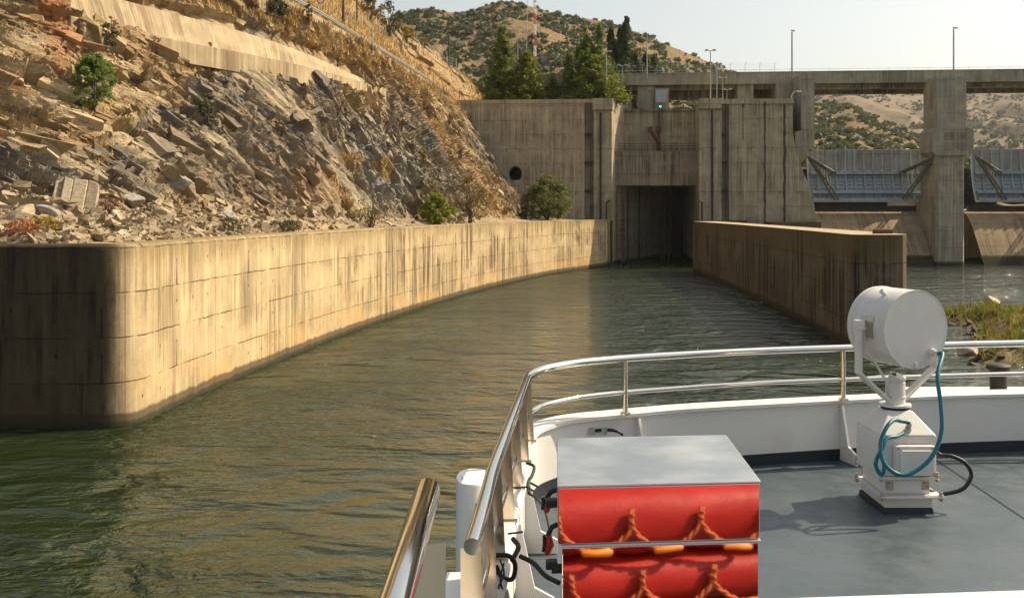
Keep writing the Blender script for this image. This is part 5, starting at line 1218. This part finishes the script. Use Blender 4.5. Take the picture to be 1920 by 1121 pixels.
# ---------------------------------------------------------------- mirror steel box
BA = R(3.6); b0 = Vector((.200, 4.42, ZD)); bx_ = thing('steel_box', 'mirror-sided steel box with grey lid reflecting red life rafts, on the foredeck', 'box', tuple(b0), rotz=BA)
def bxf(V): V = np.asarray(V, float); return np.stack([b0.x+V[:,0]*.9962+V[:,1]*.046, b0.y+V[:,0]*.087+V[:,1]*.999, V[:,2]+ZD], 1)
mb = MB(bxf); mb.box(.018, .902, .014, .93, .0, .928); mb.build('lower_body', M['mirror'], bx_, bevel=.004)
mb = MB(bxf); mb.box(-.0, .908, .020, .945, .940, 1.188); mb.build('upper_body', M['mirror'], bx_, bevel=.004)
mb = MB(bxf); mb.cbox(.012, .910, .006, .935, .929, .939, .003); mb.build('seam_flange', M['brushed'], bx_)
mb = MB(bxf); mb.cbox(-.003, .911, .014, .948, 1.189, 1.2, .004); mb.build('lid', M['lid'], bx_)
for z_, y_ in ((1.07,.12),(.80,.10)): mb = MB(bxf); mb.cbox(-.055, -.002, y_, y_+.06, z_, z_+.035, .008); mb.build('latch', M['black'], bx_)
mb = MB(bxf); mb.tube([(-.03,.35,.72),(.02,.35,.72)], .022, 10); mb.build('cable_gland', M['dark_iron'], bx_)

# ---------------------------------------------------------------- red buoyant rafts facing the box, below our feet
M['raft'] = plain('red_raft_skin', (.38,.014,.009), .45, 0, .12, 2.2, .9, .4)
M['rope'] = plain('orange_rope', (.48,.10,.03), .7, 0, .15, 20, .2); M['float'] = plain('orange_float', (.85,.24,.02), .4, 0, .05)
RY, RW, RX = 2.92, 1.90, 1.27
def raft(z0, h, label, phase):
    t = thing('buoyant_raft', label, 'raft', (RX, RY-.5, z0), 'stacked red buoyant rafts below the upper deck')
    mb = MB(); pr = []
    for k in range(21): a_ = math.pi*(k/20)-math.pi/2; pr.append((RY-h*.5+h*.5*math.copysign(abs(math.cos(a_))**.9,1), z0+h/2+h/2*math.copysign(abs(math.sin(a_))**.95, math.sin(a_))))
    pr += [(RY-.95, z0+h), (RY-.95, z0)]
    m = len(pr); A = [(RX-RW/2,y,z) for y,z in pr]; B = [(RX+RW/2,y,z) for y,z in pr]
    mb.add(A+B, [(i,(i+1)%m,m+(i+1)%m,m+i) for i in range(m)]+[tuple(range(m-1,-1,-1)), tuple(range(m,2*m))]); mb.build('tube', M['raft'], t, smooth=True)
    zr_ = z0+h*.5; st = .44; xs_ = [RX-RW/2+.1+phase+st*k for k in range(int((RW-.2)/st)+1)]
    mb = MB(); fl_ = []
    for k, x in enumerate(xs_):
        for s in range(2): 
            mb.tube([(x+.016*math.cos(q_*2.2+s*3.14), RY+.02+.012*math.sin(q_*2.2+s*3.14), zr_+.10-q_*.013) for q_ in range(9)], .012, 6)
        if k+1 < len(xs_):
            x1 = xs_[k+1]; ctr = []
            for f in np.linspace(0, 1, 26): ctr.append(np.array((x+(x1-x)*f, RY+.025, zr_-.13*math.sin(math.pi*f)**.8)))
            for s in range(2): mb.tube([c_+np.array((0, .010*math.cos(i*1.1+s*3.14), .010*math.sin(i*1.1+s*3.14))) for i, c_ in enumerate(ctr)], .011, 6)
            fl_.append((x+(x1-x)*.5, zr_-.13))
    mb.build('grab_rope', M['rope'], t, smooth=True)
    for x, z in fl_: f = MB(); f.tube([(x-.09,RY+.03,z),(x-.075,RY+.03,z),(x+.075,RY+.03,z),(x+.09,RY+.03,z)], [.013,.022,.022,.013], 12); f.build('float', M['float'], t, smooth=True)
raft(ZD+.31, .40, 'red raft with orange rope, top one reflected in the box', .13)
raft(ZD-.0, .308, 'red raft with orange rope, lower one reflected in the box', .2)

M['boltm'] = plain('painted_rusty_bolt', (.40,.33,.26), .6, 0, .3, 30, .1, dirt=(.14,.07,.04))
# ---------------------------------------------------------------- searchlight
sl = thing('searchlight', 'white ship searchlight on a square pedestal, teal hose over its back', 'searchlight', (3.15, 8.3, ZD))
X0, Y0 = 3.15, 8.03
def P(x, y, z): return (X0+x, Y0+y, ZD+z)
def frust(mb, a, b, z0, z1):
    (ax0,ax1,ay0,ay1), (bx0,bx1,by0,by1) = a, b
    mb.hexa([P(ax0,ay0,z0),P(ax1,ay0,z0),P(ax1,ay1,z0),P(ax0,ay1,z0),P(bx0,by0,z1),P(bx1,by0,z1),P(bx1,by1,z1),P(bx0,by1,z1)])
mb = MB(); frust(mb, (-.21,.20,.01,.57), (-.20,.19,.02,.56), .0, .045); mb.build('base_plinth', M['navy'], sl)
mb = MB(); frust(mb, (-.19,.185,.02,.55), (-.195,.19,.01,.55), .046, .135); frust(mb, (-.185,.175,.03,.54), (-.185,.175,.03,.54), .153, .278); mb.build('pedestal', M['lamppaint'], sl, bevel=.004)
mb = MB(); frust(mb, (-.235,.255,-.05,.58), (-.235,.255,-.05,.58), .136, .152); frust(mb, (-.24,.225,-.02,.585), (-.24,.225,-.02,.585), .279, .300)
mb.build('flange', M['lamppaint'], sl, bevel=.003)
for x, y, z in ((-.225,-.03,.15),(.24,-.03,.15),(-.225,-.01,.3),(.215,-.01,.3),(-.232,.55,.3),(-.232,.55,.15),(.215,.5,.3)):
    mb = MB(); mb.tube([P(x,y,z-.04),P(x,y,z+.035)], .011, 6); mb.tube([P(x,y,z),P(x,y,z+.014)], .02, 6); mb.tube([P(x,y,z-.03),P(x,y,z-.018)], .02, 6); mb.build('bolt', M['boltm'], sl)
for x in (-.15, .135): mb = MB(); mb.box(X0+x-.025, X0+x+.025, Y0+.005, Y0+.028, ZD+.19, ZD+.25); mb.build('hinge', M['boltm'], sl)
mb = MB(); mb.box(X0-.14, X0+.125, Y0+.022, Y0+.0295, ZD+.165, ZD+.262); mb.build('access_panel', M['bwhite'], sl, bevel=.004)
mb = MB(); frust(mb, (-.235,.215,.0,.55), (-.235,.215,.0,.55), .301, .62); frust(mb, (-.235,.215,.0,.55), (-.10,.09,.17,.40), .621, .785); mb.build('housing', M['lamppaint'], sl, bevel=.008)
mb = MB(); mb.cyl((X0-.005,Y0+.285), .115, ZD+.784, ZD+.806, 28); mb.build('swivel_ring', M['black'], sl, smooth=True)
mb = MB(); mb.cyl((X0-.005,Y0+.285), .125, ZD+.807, ZD+.825, 28); mb.cyl((X0-.005,Y0+.285), .078, ZD+.825, ZD+1.0, 24)
mb.cyl((X0-.005,Y0+.285), .083, ZD+.88, ZD+.888, 24); mb.tube([P(-.005,.285,1.0),P(.01,.27,1.055)], [.062,.068], 20); mb.build('neck', M['lamppaint'], sl, smooth=True)
mb = MB(); mb.cyl((X0-.02,Y0+.27), .018, ZD+1.05, ZD+1.075, 8); mb.build('neck_bolt', M['rust'], sl)
YA = R(20); ax = Vector((-math.sin(YA), math.cos(YA), .0)); pr_ = Vector((math.cos(YA), math.sin(YA), 0)); C0 = Vector(P(.02, .32, 1.45)); rd_, Lh = .317, .225
mb = MB()
rings = [(-Lh, .0), (-Lh, rd_-.012), (-Lh-.0, rd_-.012)]
def drum(mb, prof, n_=64):
    V = []; 
    for s, r_ in prof:
        for k in range(n_): a_ = 2*math.pi*k/n_; V.append(C0+ax*s+(pr_*math.cos(a_)+Vector((0,0,1))*math.sin(a_))*r_)
    F = [(i*n_+k, (i+1)*n_+k, (i+1)*n_+(k+1)%n_, i*n_+(k+1)%n_) for i in range(len(prof)-1) for k in range(n_)]
    F.append(tuple(range(n_))); F.append(tuple((len(prof)-1)*n_+k for k in range(n_-1,-1,-1))); mb.add(V, F)
drum(mb, [(-Lh+.004,rd_-.02),(-Lh+.004,rd_-.012),(-Lh,rd_-.009),(-Lh,rd_-.001),(-Lh+.008,rd_),(-Lh+.012,rd_-.002),(Lh-.06,rd_-.002),(Lh-.058,rd_+.005),(Lh-.04,rd_+.005),(Lh-.038,rd_),(Lh,rd_),(Lh+.008,rd_-.01)]); mb.build('drum', M['lamppaint'], sl, smooth=True)
M['plate'] = plain('brushed_name_plate', (.50,.46,.36), .3, .6)
mb = MB(); V_ = []; ns_, na_ = 2, 10
for i in range(ns_):
    for k in range(na_): a_ = R(162+32*k/(na_-1)); V_.append(C0+ax*(-.09+.15*i)+(pr_*math.cos(a_)+Vector((0,0,1))*math.sin(a_))*(rd_+.002))
mb.add(V_, [(k, k+1, na_+k+1, na_+k) for k in range(na_-1)]); mb.build('side_plate', M['plate'], sl, smooth=True)
M['lens'] = plain('lens_glass', (.30,.34,.36), .05, 0, .05, 3, 0, .7)
mb = MB(); drum(mb, [(Lh+.008,rd_-.03),(Lh+.02,rd_-.04),(Lh+.035,rd_*.5)]); mb.build('lens', M['lens'], sl, smooth=True)
mb = MB(); q0 = C0-ax*(Lh)-Vector((0,0,.285))-pr_*.0; mb.tube([q0+ax*.004, q0-ax*.012], .02, 12); mb.build('knob', M['bwhite'], sl, smooth=True); mb = MB()
b3 = C0-ax*.05+Vector((0,0,rd_*.86))-pr_*rd_*.5; mb.tube([b3, b3-pr_*.04+Vector((0,0,.03))], .02, 8); mb.build('knob', M['bwhite'], sl, smooth=True)
qh = C0-ax*Lh+pr_*.155-Vector((0,0,.19)); mb = MB(); mb.tube([qh+ax*.003, qh-ax*.035], [.034,.03], 14); mb.tube([qh-ax*.035, qh-ax*.07], [.022,.022], 12); mb.build('cable_gland', M['bwhite'], sl, smooth=True)
# yoke: two bent flat arms and a thin stay
nk = Vector(P(-.005,.285,.845))
def flat_bar(mb, pts, w, tk, side):
    pts = [Vector(p) for p in pts]; A = []
    for i, p in enumerate(pts):
        dd = (pts[min(i+1,len(pts)-1)]-pts[max(i-1,0)]).normalized(); wv = ax*w/2; nv = dd.cross(ax).normalized()*tk/2
        A.append([p-wv-nv, p+wv-nv, p+wv+nv, p-wv+nv])
    V = [v for r_ in A for v in r_]; m = len(pts)
    mb.add(V, [(0,1,2,3),(4*m-1,4*m-2,4*m-3,4*m-4)]+[(i*4+k,(i+1)*4+k,(i+1)*4+(k+1)%4,i*4+(k+1)%4) for i in range(m-1) for k in range(4)])
for sgn in (-1, 1):
    mb = MB(); pv = C0+pr_*sgn*(rd_+.065); el = pv-Vector((0,0,.36))
    flat_bar(mb, [nk+pr_*sgn*.05, nk+pr_*sgn*.10+Vector((0,0,.03)), el, el+Vector((0,0,.02)), pv+Vector((0,0,.02)), pv+Vector((0,0,.03))], .075, .022, sgn)
    mb.tube([pv+pr_*sgn*.02, C0+pr_*sgn*(rd_-.01)], .022, 10); mb.tube([pv-pr_*sgn*.045+ax*.0+Vector((0,0,.05)), pv-pr_*sgn*.045-Vector((0,0,.2))], .018, 4)
    mb.build('yoke_arm', M['lamppaint'], sl, bevel=.003)
mb = MB(); pv = C0-pr_*(rd_+.02)-ax*.05; mb.tube([pv-Vector((0,0,.2)), pv-Vector((0,0,.25))+pr_*.06, nk-pr_*.06+Vector((0,0,.12))], .011, 6); mb.build('stay', M['lamppaint'], sl)
mb = MB(); pv = C0-pr_*(rd_+.06); mb.cbox(pv.x-.035, pv.x+.035, pv.y-.04, pv.y+.04, pv.z-.01, pv.z+.07, .01); mb.build('pivot_block', M['bwhite'], sl)
# junction box, hoses
mb = MB(); mb.cbox(X0-.135, X0+.175, Y0-.075, Y0-.002, ZD+.325, ZD+.555, .01); mb.build('junction_box', M['lamppaint'], sl)
mb = MB(); 
oc = [(-.10,.352),(-.085,.335),(.13,.335),(.15,.352),(.15,.50),(.13,.52),(-.085,.52),(-.10,.50)]
mb.add([P(x,-.096,z) for x,z in oc]+[P(x+(.012 if x>0 else -.012),-.075,z+(.010 if z>.42 else -.010)) for x,z in oc], [tuple(range(7,-1,-1))[::-1]]+[(i,(i+1)%8,8+(i+1)%8,8+i) for i in range(8)]); mb.build('junction_cover', M['lamppaint'], sl, bevel=.003)
for x in (-.118,.16):
    for z in (.34,.54): mb = MB(); mb.tube([P(x,-.074,z),P(x,-.084,z)], .009, 8); mb.build('cover_screw', M['galv'], sl)
gp = Vector(P(-.0,.045,.64)); mb = MB(); mb.tube([gp, gp+Vector((0,-.03,.05))], .026, 10); mb.tube([gp+Vector((0,-.03,.05)), gp+Vector((0,-.045,.085))], .02, 10); mb.build('cable_gland', M['galv'], sl, smooth=True)
M['teal'] = plain('teal_hose', (.012,.15,.20), .4, 0, .1, 6)
def sp(px, py, D): return rp(px, py, D)
mb = MB(); hs = qh-ax*.06
mb.tube(spline([tuple(hs), tuple(hs-ax*.03+Vector((.02,0,-.01))), sp(1758,705,7.95), sp(1764,760,7.9), sp(1765,810,7.86), sp(1748,855,7.82), sp(1715,884,7.80), sp(1685,889,7.80), sp(1658,868,7.82), sp(1651,835,7.85), sp(1660,805,7.9), sp(1675,788,7.98), sp(1689,789,8.02), tuple(gp+Vector((.0,-.045,.085)))], 12), .0165, 12)
mb.tube(spline([sp(1694,812,7.98), sp(1682,818,7.94), sp(1664,822,7.9), sp(1654,840,7.86), sp(1645,858,7.9), sp(1642,872,7.92), sp(1650,888,7.92), sp(1657,884,7.9), sp(1658,868,7.9)], 10), .0155, 12)
mb.build('hose', M['teal'], sl, smooth=True)
mb = MB(); mb.tube(spline([P(.215,.12,.52), sp(1762,852,8.15), sp(1785,855,8.12), sp(1810,868,8.1), sp(1821,890,8.1), sp(1808,914,8.1), sp(1785,923,8.12), sp(1760,925,8.14), P(.19,.1,.165)], 12), .0165, 12); mb.build('power_cable', M['black'], sl, smooth=True)

# ---------------------------------------------------------------- thin air between here and the far hills
if HAZE:
    hm = bpy.data.materials.new('haze_air'); hm.use_nodes = True; ht = hm.node_tree; ht.nodes.clear()
    ho = ht.nodes.new('ShaderNodeOutputMaterial'); hv = ht.nodes.new('ShaderNodeVolumePrincipled')
    hv.inputs['Color'].default_value = (.86,.90,.95,1); hv.inputs['Density'].default_value = HAZE; hv.inputs['Anisotropy'].default_value = .2
    ht.links.new(hv.outputs[0], ho.inputs['Volume'])
    mb = MB(); mb.box(-2600, 3600, -420, 4600, -4, 420); o = mb.build('haze', hm, kind='stuff'); tag(o, 'thin pale summer haze over the valley', 'haze')
